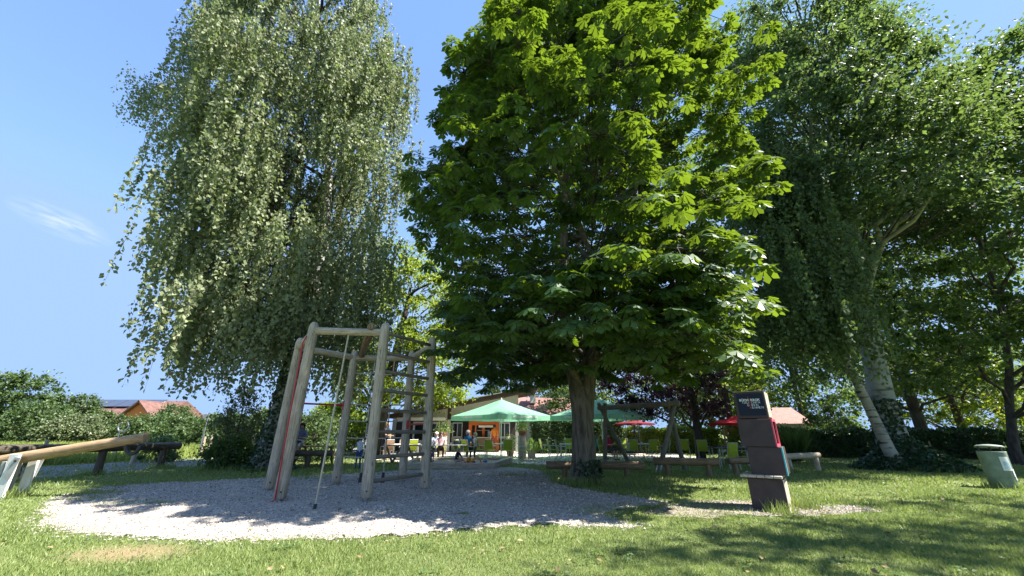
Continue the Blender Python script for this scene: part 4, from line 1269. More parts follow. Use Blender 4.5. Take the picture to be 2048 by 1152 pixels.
# ------------------------------------------------------------------ log swing
def swing():
    P, Q = Vector((3.85, 17.0, 2.27)), Vector((5.95, 14.95, 2.30))
    o0 = Vector((4.9, 16.0, 0))
    t = thing('log_swing', 'log swing frame with crossed legs and hanging chains behind the trunk', 'swing', o0)
    d = (Q - P).normalized(); s_ = Vector((-d.y, d.x, 0))
    MB().tube([P - d * .25, P.lerp(Q, .5), Q + d * .3], .098, 14, True, .06, 0, .014).build('crossbeam', 'wood_brown_grey', t, o0)
    for c, (f0, f1) in ((P, (Vector((3.80, 17.5, 0)), Vector((5.05, 17.9, 0)))), (Q, (Vector((4.9, 14.35, 0)), Vector((6.35, 15.45, 0))))):
        for f in (f0, f1):
            dd = (Vector((c.x, c.y, 2.2)) - f).normalized()
            off = d * (.09 if f is f0 else -.09)
            top = f + dd * (2.45 / dd.z)
            lg = MB().tube([f + off * .5 - dd * .1, f.lerp(top, .5) + off, top + off], [.088, .083, .076], 12, True, .06).build('leg', 'wood_brown_grey', t, o0)
            MB().tube([f + off * .5 - dd * .05, f + off * .5 + dd * .28], .1, 12).build('steel_shoe', 'steel', lg).location = -o0
    m = P.lerp(Q, .42)
    for e in (-.28, .28):
        a = m + d * e
        MB().tube([a + Vector((0, 0, -.1)), Vector((a.x, a.y, .62))], .011, 6).build('chain', 'steel', t, o0)
    MB().box((m.x, m.y, .58), (.58, .22, .06), math.atan2(d.y, d.x), None, 0, .015).build('swing_seat', 'black_rubber', t, o0)
swing()

# ------------------------------------------------------------------ book exchange box
def text_mesh(txt, size, bold=0.0, ext=.002):
    cu = bpy.data.curves.new('text', 'FONT')
    cu.body = txt; cu.size = size; cu.extrude = ext; cu.offset = bold
    cu.align_x = 'LEFT'; cu.align_y = 'BOTTOM'
    cu.resolution_u = 3
    o = bpy.data.objects.new('text', cu)
    COL.objects.link(o)
    bpy.context.view_layer.update()
    dg = bpy.context.evaluated_depsgraph_get()
    me = bpy.data.meshes.new_from_object(o.evaluated_get(dg))
    bpy.data.objects.remove(o)
    me.name = 'lettering'
    return me

def letters(name, items, mats, parent, M):
    """items: (text, x, y, size, bold, material index); M maps the flat text into the parent's space"""
    V, F, MI = [], [], []
    for txt, x, y, size, bold, mi in items:
        me = text_mesh(txt, size, bold)
        b = len(V)
        V += [M @ Vector((v.co.x + x, v.co.y + y, v.co.z)) for v in me.vertices]
        for p in me.polygons:
            F.append([b + i for i in p.vertices]); MI.append(mi)
        bpy.data.meshes.remove(me)
    me = bpy.data.meshes.new(name)
    me.from_pydata([tuple(v) for v in V], [], F)
    me.polygons.foreach_set('material_index', MI)
    for m in mats: me.materials.append(MATS[m])
    o = bpy.data.objects.new(name, me)
    COL.objects.link(o); o.parent = parent
    o['kind'] = 'stuff'
    return o

def book_box():
    rz = math.atan2(-.61, .79)
    t = thing('book_box', 'dark brown stack of four offset cubes with a blue sign, for swapping books', 'book box', (4.92, 8.08, 0), rz)
    W, D = .56, .60
    # local x runs along the front, local -y faces the front; each cube is shifted sideways a little
    b4 = MB().box((-.08, -.06, .265), (W, D, .53), 0, None, 0, .006).build('base_cube', 'box_brown', t)
    MB().box((.2035, -.06, .27), (.008, D * .98, .50)).build('sunlit_side', 'wood_pale', b4)  # right side of the cube coloured pale to look sunlit
    for k in range(5):
        MB().box((-.395 + k * .134, -.09, .565), (.126, .68, .045), 0, None, 0, .005).build('seat_slat', 'wood_pale', t)
    b3 = MB().box((.0, .02, .83), (W, D, .48), 0, None, 0, .006).build('lower_cube', 'box_brown', t)
    MB().box((.288, -.25, .83), (.022, .07, .478)).build('edge_strip', 'turquoise_paint', b3)
    MB().box((.2855, .055, .83), (.010, .53, .46)).build('door', 'box_brown', b3)
    MB().box((.296, .26, .85), (.02, .02, .08)).build('door_handle', 'steel', b3)
    # middle cube: open to the right, pink inside
    x0, x1, z0, z1 = -.35, .21, 1.075, 1.565
    mid = MB().box(((x0 + x1) / 2, -.30, (z0 + z1) / 2), (W, .022, z1 - z0)).build('middle_cube', 'box_brown', t)
    m2 = MB()
    m2.box(((x0 + x1) / 2, .30, (z0 + z1) / 2), (W, .022, z1 - z0))
    m2.box((x0 + .011, 0, (z0 + z1) / 2), (.022, .578, z1 - z0 - .002))
    m2.build('back_board', 'box_brown', mid)
    MB().box(((x0 + x1) / 2 + .01, 0, z1 - .012), (W - .03, .578, .022)).build('top_board', 'pink_paint', mid)
    MB().box(((x0 + x1) / 2 + .01, 0, z0 + .012), (W - .03, .578, .022)).build('bottom_board', 'pink_paint', mid)
    for (y, z, sy, sz) in ((-.292, (z0 + z1) / 2, .045, z1 - z0), (.292, (z0 + z1) / 2, .045, z1 - z0), (0, z1 - .02, .54, .045), (0, z0 + .02, .54, .045)):
        MB().box((x1 + .012, y, z), (.024, sy, sz)).build('opening_frame', 'pink_paint', mid)
    b1 = MB().box((-.07, .0, 1.835), (.53, D * .96, .51), 0, None, 0, .006).build('sign_cube', 'box_brown', t)
    MB().box((.2005, 0, 1.835), (.008, D * .9, .47)).build('sunlit_side', 'wood_pale', b1)  # sunlight on this side is put into the pale colour
    sg = MB().box((-.06, -.296, 1.84), (.45, .014, .41)).build('sign_panel', 'sign_blue', t)
    sg['label'] = 'dark blue sign panel with white lettering'
    M = Matrix.Translation((-.065, -.3045, 1.84)) @ Matrix.Rotation(R(90), 4, 'X')
    items = []
    cw = .0385
    ex = -.024
    for word, k0, y, size, bold in (('BÜCHERBOX', 4, .052, .058, .0022), ('TAUSCHEN', 3, .004, .056, 0), ('GEBEN', 1, -.044, .056, 0), ('NEHMEN', 0, -.092, .056, 0)):
        for i, ch in enumerate(word):
            items.append((ch, ex + (i - k0) * cw + (.006 if k0 == 0 else 0), y, size, bold, 1 if i == k0 else 0))
    items.append(('L', ex - .004, .100, .052, 0, 1))
    letters('lettering', items, ['letter_white', 'letter_orange'], sg, M)
    # books inside the pink cube
    Mw = Matrix.Translation((4.92, 8.08, 0)) @ Matrix.Rotation(rz, 4, 'Z')
    cols = [((.05, .06, .18), 'dark blue'), ((.62, .6, .55), 'white'), ((.03, .03, .035), 'black'), ((.55, .5, .12), 'yellowish'), ((.25, .05, .05), 'dark red'), ((.65, .63, .6), 'pale grey')]
    for i, (c, nm) in enumerate(cols):
        plain('book_cover_%d' % i, c, .5, var=.1)
        h = (.24, .21, .26, .2, .23, .25)[i]
        w = (.03, .035, .04, .028, .034, .03)[i]
        y = -.18 + i * .062
        o = thing('book', '%s book standing in the open pink cube of the book box' % nm, 'book', Mw @ Vector((x1 - .12, y, z0 + .024)), rz, 'books in the book box')
        MB().box((0, 0, h / 2), (.16, w, h)).build('cover', 'book_cover_%d' % i, o)
        MB().box((.002, 0, h / 2), (.158, w * .78, h + .002 - .006)).build('pages', 'sticker', o)
book_box()

# ------------------------------------------------------------------ litter bin
def litter_bin():
    t = thing('litter_bin', 'grey green round litter bin with flat lid and white poster', 'litter bin', (12.44, 10.85, 0))
    MB().lathe([(.235, 0), (.245, .02), (.255, .45), (.262, .84), (.264, .86), (.245, .86), (.24, .3)], 28).build('bin_body', 'bin_green', t)
    for a in (40, 160, 280):
        MB().box((.22 * math.cos(R(a)), .22 * math.sin(R(a)), .91), (.03, .03, .14)).build('lid_bracket', 'dark_steel', t)
    MB().lathe([(.001, 1.03), (.11, 1.02), (.23, 1.0), (.272, .97), (.272, .95), (.001, .955)], 28).build('lid', 'lid_grey', t).rotation_euler = (R(-3), R(4), 0)
    def wrap(name, a0, a1, z0, z1, r, mat, par):
        V, F = [], []
        n = 8
        for i in range(n + 1):
            a = R(a0 + (a1 - a0) * i / n)
            V += [(r * math.cos(a), r * math.sin(a), z0), (r * math.cos(a) * 1.004, r * math.sin(a) * 1.004, z1)]
        for i in range(n):
            F.append((2 * i, 2 * i + 2, 2 * i + 3, 2 * i + 1))
        return MB().add(V, F, None, True).build(name, mat, par)
    po = wrap('poster', 242, 284, .42, .74, .2655, 'sticker', t)
    wrap('poster_picture', 250, 278, .47, .63, .2685, 'sticker_blue', po)
    wrap('sticker', 285, 300, .28, .46, .2615, 'sticker', t)
    wrap('sticker', 290, 306, .20, .27, .2585, 'sticker', t)
litter_bin()
def bin_post():
    o = MB().tube([(0, 0, -.1), (.12, .1, .95)], .03, 8).build('wooden_stake', 'wood_brown')
    o.location = (17.6, 17.5, 0)
    tag(o, 'thin wooden stake leaning in front of the right hedge', 'stake')
bin_post()

# ------------------------------------------------------------------ parasols
def parasol(name, label, loc, rz, half, eave, apex, canopy, pole, val=.22, text=None, group=None, tilt=0):
    t = thing(name, label, 'parasol', loc, rz, group)
    n = 6
    V, F = [], []
    C = [(-half, -half), (0, -half * 1.0), (half, -half), (half, 0), (half, half), (0, half), (-half, half), (-half, 0)]
    for i in range(n + 1):
        f = i / n
        for k, (x, y) in enumerate(C):
            sag = -.10 * math.sin(math.pi * f) * (1.0 if k % 2 else .35)
            V.append((x * f, y * f, apex + (eave - apex) * f + sag))
    for i in range(n):
        for k in range(8):
            k2 = (k + 1) % 8
            F.append((i * 8 + k, (i + 1) * 8 + k, (i + 1) * 8 + k2, i * 8 + k2))
    MB().add(V, F, None, True).build('canopy', canopy, t)
    for k in range(4):
        a, b = C[2 * k], C[(2 * k + 2) % 8]
        m = 10
        VV, FF = [], []
        for i in range(m + 1):
            x, y = a[0] + (b[0] - a[0]) * i / m, a[1] + (b[1] - a[1]) * i / m
            ox, oy = (x / half * .015, y / half * .015)
            VV += [(x + ox * .2, y + oy * .2, eave + .002), (x + ox + .008 * math.sin(i * 1.9), y + oy + .008 * math.cos(i * 2.3), eave - val + .012 * math.sin(i * 1.3))]
        for i in range(m):
            FF.append((2 * i, 2 * i + 1, 2 * i + 3, 2 * i + 2))
        vl = MB().add(VV, FF, None, True).build('valance', canopy, t)
        if text and k in (0, 1, 3):
            ang = [0, R(90), 0, R(-90)][k]
            W = text[1]
            cx_, cy_ = ((0, -half - .028), (half + .028, 0), (0, 0), (-half - .028, 0))[k]
            M = Matrix.Translation((cx_, cy_, 0)) @ Matrix.Rotation(ang, 4, 'Z') @ Matrix.Rotation(R(90), 4, 'X')
            letters('lettering', [(text[0], -W / 2, eave - val * .72, .155, .002, 0)], ['letter_white'], vl, M)
    for k in range(8):
        x, y = C[k]
        MB().tube([(0, 0, apex - .06), (x * .5, y * .5, (apex + eave) / 2 - .14), (x * .985, y * .985, eave - .03)], .012, 5).build('rib', pole, t)
        MB().tube([(0, 0, eave - .35), (x * .5, y * .5, (apex + eave) / 2 - .15)], .01, 5).build('strut', pole, t)
    MB().tube([(0, 0, .06), (0, 0, apex + .05)], .032, 10).build('pole', pole, t)
    MB().tube([(0, 0, apex - .02), (0, 0, apex + .09)], [.05, .02], 8).build('finial', pole, t)
    MB().box((0, 0, .035), (.7, .7, .07), 0, None, 0, .01).build('base', 'concrete', t)
    return t
TXT = ('HOFBRÄUHAUS FREISING', 1.92)
parasol('parasol', 'large green market parasol left of the chestnut trunk, over the near tables', (-.60, 22.6, .01), R(43), 1.98, 2.12, 3.02, 'canopy_green', 'pole_white', .24, TXT, 'green market parasols')
parasol('parasol', 'large green market parasol partly hidden behind the chestnut trunk', (4.85, 22.0, .01), R(41), 1.95, 2.12, 3.02, 'canopy_green', 'pole_white', .24, TXT, 'green market parasols')
parasol('parasol', 'red parasol coloured darker for the shade under the right green parasol', (7.55, 25.2, .01), R(20), .85, 1.78, 2.05, 'canopy_red_shaded', 'dark_steel', .1)
parasol('parasol', 'bright red parasol peeking out left of the book box', (11.35, 20.4, 0), R(25), 1.0, 1.72, 2.12, 'canopy_red', 'dark_steel', .1)
# one more pole of the double stand by the pillar
# ------------------------------------------------------------------ chairs and tables
def make_chair(seatm, framem, label):
    t = thing('garden_chair', label, 'chair')
    MB().box((0, -.02, .45), (.44, .44, .022), 0, None, 0, .008).build('seat', seatm, t)
    V, F = [], []
    for i in range(7):
        f = i / 6
        for x in (-.21, .21):
            V.append((x * (1 - .06 * f), .20 + .11 * f + .03 * math.sin(f * 3.1), .47 + .46 * f))
    for i in range(6): F.append((2 * i, 2 * i + 1, 2 * i + 3, 2 * i + 2))
    F2 = list(F)
    b = MB().add(V, F, None, True)
    b.add([(x, y + .012, z) for x, y, z in V], [tuple(reversed(f)) for f in F2], None, True)
    b.build('backrest', seatm, t)
    for s_ in (-1, 1):
        MB().tube([(s_ * .24, -.23, 0), (s_ * .23, -.2, .44)], .012, 6).build('leg', framem, t)
        MB().tube([(s_ * .24, .27, 0), (s_ * .23, .2, .44), (s_ * .215, .32, .94)], .012, 6).build('leg', framem, t)
        MB().tube([(s_ * .24, -.22, .44), (s_ * .245, -.2, .64), (s_ * .24, .22, .66)], .011, 6).build('armrest', framem, t)
    MB().tube([(-.215, .322, .94), (.215, .322, .94)], .012, 6).build('top_rail', framem, t)
    return t
CH = [  # x, y, facing (direction the sitter looks, degrees from -y), label
    (-5.0, 20.6, 215, 'sunlit lime chair seen between the ladder posts'),
    (-2.45, 19.95, 60, 'lime chair behind the child in the sandpit'),
    (-1.55, 21.2, 120, 'lime chair left of the parasol pole, tucked to the table'),
    (-1.05, 20.5, 160, 'dark green looking chair in the shade of the left parasol, nearest the sandpit'),
    (-.25, 20.3, 190, 'lime chair in front of the parasol pole'),
    (.55, 20.1, 265, 'lime chair seen edge on, left one before the stone pillar'),
    (.80, 20.55, 265, 'lime chair seen edge on, right one touching the stone pillar'),
    (1.75, 21.6, 75, 'leftmost lime chair of the row of three by the dark hedge'),
    (2.1, 21.0, 75, 'middle lime chair of the row of three by the dark hedge'),
    (2.4, 20.1, 75, 'nearest lime chair of the row of three by the dark hedge'),
    (3.55, 20.4, 285, 'lime chair just left of the chestnut trunk'),
    (3.2, 22.4, 20, 'lime chair behind the table, left of the chestnut trunk'),
    (5.9, 20.6, 190, 'lime chair left of the round table under the swing beam'),
    (6.7, 20.3, 200, 'lime chair in front of the round table under the swing beam'),
    (7.55, 20.6, 250, 'lime chair at the right of the round table under the swing beam'),
    (6.3, 22.6, 20, 'lime chair behind the round table under the swing beam'),
    (8.6, 20.8, 160, 'lime chair seen through the right legs of the swing'),
    (9.05, 19.7, 150, 'lime chair beside the purple plum trunk'),
    (8.05, 15.6, 195, 'lime chair with tall back on the grass, left of a pair by the book box'),
    (8.9, 15.8, 195, 'lime chair with tall back on the grass, right of a pair by the book box'),
    (4.6, 20.5, 40, 'chair holding the person in the red shirt'),
    (-3.95, 19.85, 20, 'chair of the person in the grey blue shirt'), (-3.45, 20.15, 10, 'chair of the person in the pink top'), (-2.15, 20.0, 150, 'chair of the man in blue')]
c0 = make_chair('lime_mesh', 'chair_metal', CH[0][3])
for i, (x, y, a, lab) in enumerate(CH):
    c = c0 if i == 0 else copy_tree(c0)
    c.location = (x, y, .014 if y > 19.3 else 0); c.rotation_euler = (0, 0, R(a))
    tag(c, lab, 'chair', 'lime garden chairs of the beer garden')
cb = make_chair('brown_mesh', 'chair_metal', 'brown chair with light frame seen through the rope net')
cb.location = (-6.0, 20.0, .014); cb.rotation_euler = (0, 0, R(215))
cb2 = copy_tree(cb); cb2.location = (-5.6, 21.6, .014); cb2.rotation_euler = (0, 0, R(20)); tag(cb2, 'brown chair at the far side of the table behind the net', 'chair')

def make_table(label, loc, sx, sy, mat='table_grey', rz=0, roundt=False, h=.73):
    t = thing('garden_table', label, 'table', loc, rz)
    if roundt: MB().lathe([(.001, h - .03), (sx, h - .03), (sx + .01, h - .015), (sx, h), (.001, h)], 24).build('tabletop', mat, t)
    else: MB().box((0, 0, h - .016), (sx, sy, .032), 0, None, 0, .008).build('tabletop', mat, t)
    k = .62 if roundt else .44
    for a in (-1, 1):
        for b in (-1, 1):
            MB().tube([(a * sx * k, b * sy * k, 0), (a * sx * k * .98, b * sy * k * .98, h - .03)], .02, 6).build('leg', 'chair_metal', t)
    return t
make_table('grey table in front of the seated group behind the sandpit', (-3.1, 19.75, .014), 1.9, .75)
make_table('grey table in the shade of the left parasol', (-.75, 21.3, .014), 1.3, .8)
make_table('grey table beside the row of three lime chairs', (3.0, 21.0, .014), 1.2, .9, rz=R(-10))
make_table('round table under the swing beam', (6.55, 21.3, .014), .75, .75, 'table_grey', 0, True)
make_table('dark table on the grass left of the book box', (9.0, 17.0, 0), 1.6, .7, 'table_dark')
make_table('white table behind the rope net', (-5.4, 20.9, .014), 1.4, .8)
make_table('dark long table beside the plum trunk', (10.4, 18.6, 0), 2.0, .7, 'table_dark')

def table_things():
    for i, (x, y, z, lab) in enumerate([(-3.6, 19.6, .744, 'white cup at the left end of the long grey table'), (-2.9, 19.65, .744, 'white cup in the middle of the long grey table'), (-1.0, 21.2, .744, 'left cup on the table under the left parasol'),
            (-.5, 21.35, .744, 'right cup on the table under the left parasol'), (3.1, 20.9, .744, 'white cup on the table beside the row of three chairs'), (6.6, 21.1, .744, 'white cup on the round table')]):
        c = thing('cup', lab, 'cup', (x, y, z), R(40 * i), 'cups on the beer garden tables')
        MB().lathe([(.001, 0), (.028, 0), (.042, .09), (.038, .09), (.026, .008), (.001, .008)], 14).build('bowl', 'letter_white', c)
        MB().tube([(.038, 0, .07), (.065, 0, .065), (.065, 0, .035), (.034, 0, .03)], .006, 6).build('cup_handle', 'letter_white', c)
    b = thing('handbag', 'dark blue handbag lying on the long grey table', 'bag', (-2.6, 19.85, .744), R(15))
    MB().box((0, 0, .09), (.42, .2, .18), 0, None, 0, .05).build('bag_body', 'sign_dark', b)
    MB().tube([(math.cos(R(a)) * .13, 0, .17 + math.sin(R(a)) * .11) for a in range(0, 181, 20)], .010, 6).build('bag_strap', 'sign_dark', b)
table_things()

def picnic():
    t = thing('picnic_table', 'brown wooden picnic table behind the dark log barrier', 'picnic table', (-8.25, 17.5, 0))
    for k in range(5):
        MB().box((0, -.3 + k * .15, .75), (1.5, .135, .045), 0, None, 0, .006).build('plank', 'wood_tan', t)
    for s_ in (-1, 1):
        MB().box((0, s_ * .72, .44), (1.5, .26, .045), 0, None, 0, .006).build('bench_plank', 'wood_tan', t)
        MB().box((s_ * .55, 0, .40), (.07, 1.5, .09)).build('cross_rail', 'wood_brown', t)
        for b in (-1, 1):
            MB().tube([(s_ * .55, b * .55, 0), (s_ * .55, b * .2, .72)], .05, 8).build('leg', 'wood_brown', t)
picnic()
def trestle():
    t = thing('wooden_table', 'wooden trestle table standing behind the rope net', 'table', (-4.9, 19.0, 0))
    MB().box((0, 0, .74), (1.5, .7, .05), 0, None, 0, .006).build('tabletop', 'wood_grey', t)
    for s_ in (-1, 1):
        for b in (-1, 1):
            MB().box((s_ * .5 + b * .18, 0, .37), (.08, .08, .80), 0, Matrix.Rotation(R(b * 26), 3, 'Y')).build('leg', 'wood_brown', t)
trestle()

# ------------------------------------------------------------------ sandpit and toys
def sandpit():
    t = thing('sandpit', 'sandpit framed by thick weathered boards in front of the terrace', 'sandpit', (-2.4, 17.6, 0))
    for c, s_, a in (((0, -1.5, .10), (3.5, .26, .22), 0), ((.15, 1.72, .10), (4.3, .26, .22), 0), ((1.95, .12, .103), (.26, 3.28, .22), -12), ((-1.78, .1, .103), (.26, 3.2, .22), 4)):
        MB().box(c, s_, R(a), None, 0, .012).build('edge_board', 'wood_grey', t)
    V, F = [], []
    n = 14
    for j in range(n + 1):
        for i in range(n + 1):
            x = -1.7 + 3.5 * i / n; y = -1.4 + 3.0 * j / n
            V.append((x, y, .09 + .035 * math.sin(x * 2.3) * math.cos(y * 3.1) + .02 * random.random()))
    for j in range(n):
        for i in range(n):
            a = j * (n + 1) + i
            F.append((a, a + 1, a + n + 2, a + n + 1))
    MB().add(V, F, None, True).build('sand', 'sand', t)
sandpit()
def toys():
    t = thing('toy_digger', 'orange toy digger lying in the sandpit', 'toy', (-1.65, 16.6, .10), .4)
    MB().box((0, 0, .12), (.34, .18, .10), 0, None, 0, .02).build('chassis', 'toy_orange', t)
    MB().box((-.06, 0, .22), (.14, .16, .12), 0, None, 0, .02).build('cabin', 'toy_orange', t)
    MB().tube([(.1, 0, .16), (.28, 0, .33), (.42, 0, .16), (.46, 0, .06)], [.03, .028, .024, .05], 8).build('arm', 'toy_orange', t)
    for a in (-.12, .12):
        for b in (-.1, .1):
            MB().tube([(a, b - .03, .07), (a, b + .03, .07)], .07, 12).build('wheel', 'black_rubber', t)
    o = thing('toy_bucket', 'small blue toy bucket beside the orange digger', 'toy', (-1.05, 16.5, .10))
    MB().lathe([(.06, 0), (.09, .16), (.095, .16), (.085, .155), (.055, .02), (.001, .02)], 14).build('bucket', 'toy_blue', o)
    MB().tube([(math.cos(R(a)) * .09, 0, .16 + math.sin(R(a)) * .08) for a in range(0, 181, 20)], .006, 5).build('bucket_handle', 'letter_white', o)
toys()

# ------------------------------------------------------------------ clubhouse
def clubhouse():
    o0 = Vector((-3.6, 29.5, 0))
    t = thing('clubhouse', 'low cream clubhouse with sloping brown roof and an orange serving hatch', 'building', o0)
    B = lambda nm, c, s_, m, par=None, rz=0.0, mat=None: MB().box(Vector(c) - o0, s_, rz, mat).build(nm, m, par or t)
    W = B('wall', (-3.8, 30.6, 1.25), (9.8, .25, 2.5), 'interior')
    # upper cream wall, rising to the right under the sloping roof
    def gable(x0, x1, zb0, zt0, zt1, y, th, m, nm):
        V = [(x0, y, zb0), (x1, y, zb0), (x1, y, zt1), (x0, y, zt0), (x0, y + th, zb0), (x1, y + th, zb0), (x1, y + th, zt1), (x0, y + th, zt0)]
        V = [tuple(Vector(v) - o0) for v in V]
        return MB().add(V, [(0, 1, 2, 3), (5, 4, 7, 6), (0, 4, 5, 1), (3, 2, 6, 7), (0, 3, 7, 4), (1, 5, 6, 2)]).build(nm, m, t)
    zr = lambda x: 2.52 + (x + 6.6) * .187
    gable(-8.4, -4.55, 2.12, zr(-8.4) - .05, zr(-4.55) - .05, 28.6, .12, 'wall_cream', 'upper_wall')
    gable(-4.3, .45, 2.12, zr(-4.3) - .05, zr(.45) - .05, 28.6, .12, 'wall_cream', 'upper_wall')
    gable(-4.55, -4.3, 2.0, zr(-4.55) - .04, zr(-4.3) - .04, 28.56, .2, 'trim_brown', 'mullion')
    ang = math.atan(.187)
    Mr = Matrix.Rotation(-ang, 3, 'Y')
    rf = B('roof', (-3.4, 30.2, zr(-3.4) + .10), (10.6, 5.0, .14), 'trim_brown', None, 0, Mr)
    B('fascia', (-3.4, 27.66, zr(-3.4) + .09), (10.7, .06, .26), 'trim_brown', rf, 0, Mr)
    B('roof_edge', (-3.4, 27.64, zr(-3.4) + .235), (10.75, .12, .05), 'grey_paint', rf, 0, Mr)
    for x in (-6.5, -3.5, -.5):
        B('rafter', (x, 28.9, zr(x) - .03), (.1, 2.5, .12), 'trim_brown', rf)
    B('awning', (-6.3, 28.3, 2.13), (3.4, .25, .2), 'white_paint')
    B('awning', (-2.6, 28.3, 2.24), (3.2, .22, .16), 'white_paint')
    for x in (-4.4, -8.2, .35):
        B('post', (x, 28.45, 1.05), (.22, .2, 2.1), 'grey_paint')
    # glazed doors and windows
    for (x, w, z0, z1) in ((-6.9, .9, .05, 2.0), (-5.75, .8, .05, 2.0), (-4.95, .6, .05, 2.0)):
        d = B('door', (x, 30.40, (z0 + z1) / 2), (w, .07, z1 - z0), 'white_paint')
        B('pane', (x, 30.355, (z0 + z1) / 2 + .25), (w * .66, .02, (z1 - z0) * .58), 'glass_dark', d)
        B('handle', (x + w * .42, 30.34, 1.0), (.02, .03, .14), 'steel', d)
    for (x, w, z0, z1) in ((-4.05, .75, .9, 1.95), (-.55, .8, .9, 1.95)):
        d = B('window', (x, 30.40, (z0 + z1) / 2), (w, .07, z1 - z0), 'white_paint')
        for s_ in (-1, 1):
            B('pane', (x + s_ * w * .23, 30.355, (z0 + z1) / 2), (w * .38, .02, (z1 - z0) * .84), 'glass_dark', d)
        B('sill', (x, 30.33, z0 - .03), (w + .1, .12, .05), 'wall_cream', d)
    B('lower_wall', (-4.05, 30.42, .45), (.8, .06, .86), 'wall_cream')
    # orange serving hatch
    k = B('serving_hatch', (-2.05, 29.55, 1.0), (.18, .1, 2.0), 'wall_orange')
    for x in (-3.0, -1.05):
        B('jamb', (x, 29.5, 1.0), (.24, .14, 2.0), 'wall_orange', k)
    B('jamb', (-2.62, 29.54, 1.0), (.10, .08, 2.0), 'wall_orange', k)
    B('lintel', (-2.05, 29.5, 1.88), (1.72, .15, .28), 'wall_orange', k)
    B('shade_board', (-1.85, 29.38, 1.66), (1.1, .06, .14), 'white_paint', k)
    B('counter', (-1.8, 29.25, .92), (1.35, .5, .06), 'wood_pale', k)
    for i in range(9):
        B('plank', (-2.41 + i * .15, 29.12, .46), (.138, .03, .86), 'wood_brown', k)
    B('inside_wall', (-2.0, 30.2, 1.0), (1.9, .05, 1.9), 'interior', k)
    B('coffee_machine', (-1.55, 29.75, 1.15), (.4, .3, .38), 'steel', k)
    B('shelf', (-2.1, 30.1, 1.4), (.9, .16, .05), 'white_paint', k)
clubhouse()

def tiled_roof(t, o0, x0, x1, y0, y1, z0, z1, rows, cols):
    """tiles laid one by one on the slope facing the viewer"""
    me = MB().box((0, 0, 0), ((x1 - x0) / cols * .96, (y1 - y0) / rows * 1.18, .03), 0, None, 0, .008).mesh('tile')
    me.materials.append(MATS['roof_tile'])
    sl_ = math.atan2(z1 - z0, y1 - y0)
    for j in range(rows):
        for i in range(cols):
            o = bpy.data.objects.new('tile', me); COL.objects.link(o)
            f = (j + .5) / rows
            o.parent = t
            o.location = Vector((x0 + (i + .5) * (x1 - x0) / cols, y0 + f * (y1 - y0), z0 + f * (z1 - z0) + .05 + random.uniform(0, .008))) - o0
            o.rotation_euler = (sl_ - .06, 0, random.uniform(-.01, .01))

def annex():
    o0 = Vector((4.2, 38, 0))
    t = thing('tiled_house', 'house with red tiled roof and white chimney behind the clubhouse', 'building', o0)
    B = lambda nm, c, s_, m, par=None, rz=0.0: MB().box(Vector(c) - o0, s_, rz).build(nm, m, par or t)
    B('wall', (4.2, 38.6, 1.3), (8.0, 4.2, 2.6), 'wall_cream')
    V = [(-.2, 36.0, 2.72), (8.6, 36.0, 2.72), (6.6, 38.8, 4.3), (.6, 38.8, 4.45), (-.2, 41.4, 2.72), (8.6, 41.4, 2.72)]
    V = [tuple(Vector(v) - o0) for v in V]
    rf = MB().add(V, [(0, 1, 2, 3), (5, 4, 3, 2), (0, 3, 4), (1, 5, 2), (0, 4, 5, 1)]).build('roof', 'roof_tile', t)
    tiled_roof(rf, o0, .55, 6.7, 36.1, 38.75, 2.75, 4.31, 12, 22)
    B('chimney', (1.95, 37.6, 4.35), (.5, .5, 1.1), 'white_paint', rf)
    B('chimney_cap', (1.95, 37.6, 4.97), (.86, .86, .22), 'white_paint', rf)
annex()

def small_house():
    o0 = Vector((24.6, 36, 0))
    t = thing('small_house', 'white house with pale red roof seen between the trees right of the book box', 'building', o0)
    B = lambda nm, c, s_, m, par=None: MB().box(Vector(c) - o0, s_).build(nm, m, par or t)
    B('wall', (23.75, 37.5, 1.0), (3.9, 4, 2.0), 'white_paint')
    V = [(21.5, 35.0, 1.95), (26.0, 35.0, 1.95), (26.0, 37.5, 3.4), (21.5, 37.5, 3.4), (21.5, 40, 1.95), (26.0, 40, 1.95)]
    V = [tuple(Vector(v) - o0) for v in V]
    rf = MB().add(V, [(0, 1, 2, 3), (5, 4, 3, 2), (0, 3, 4), (1, 5, 2), (0, 4, 5, 1)]).build('roof', 'roof_tile', t)
    for x in (22.7, 24.7):
        w = B('window', (x, 35.47, 1.2), (.9, .06, 1.0), 'white_paint')
        B('pane', (x, 35.43, 1.2), (.74, .02, .84), 'glass_dark', w)
small_house()

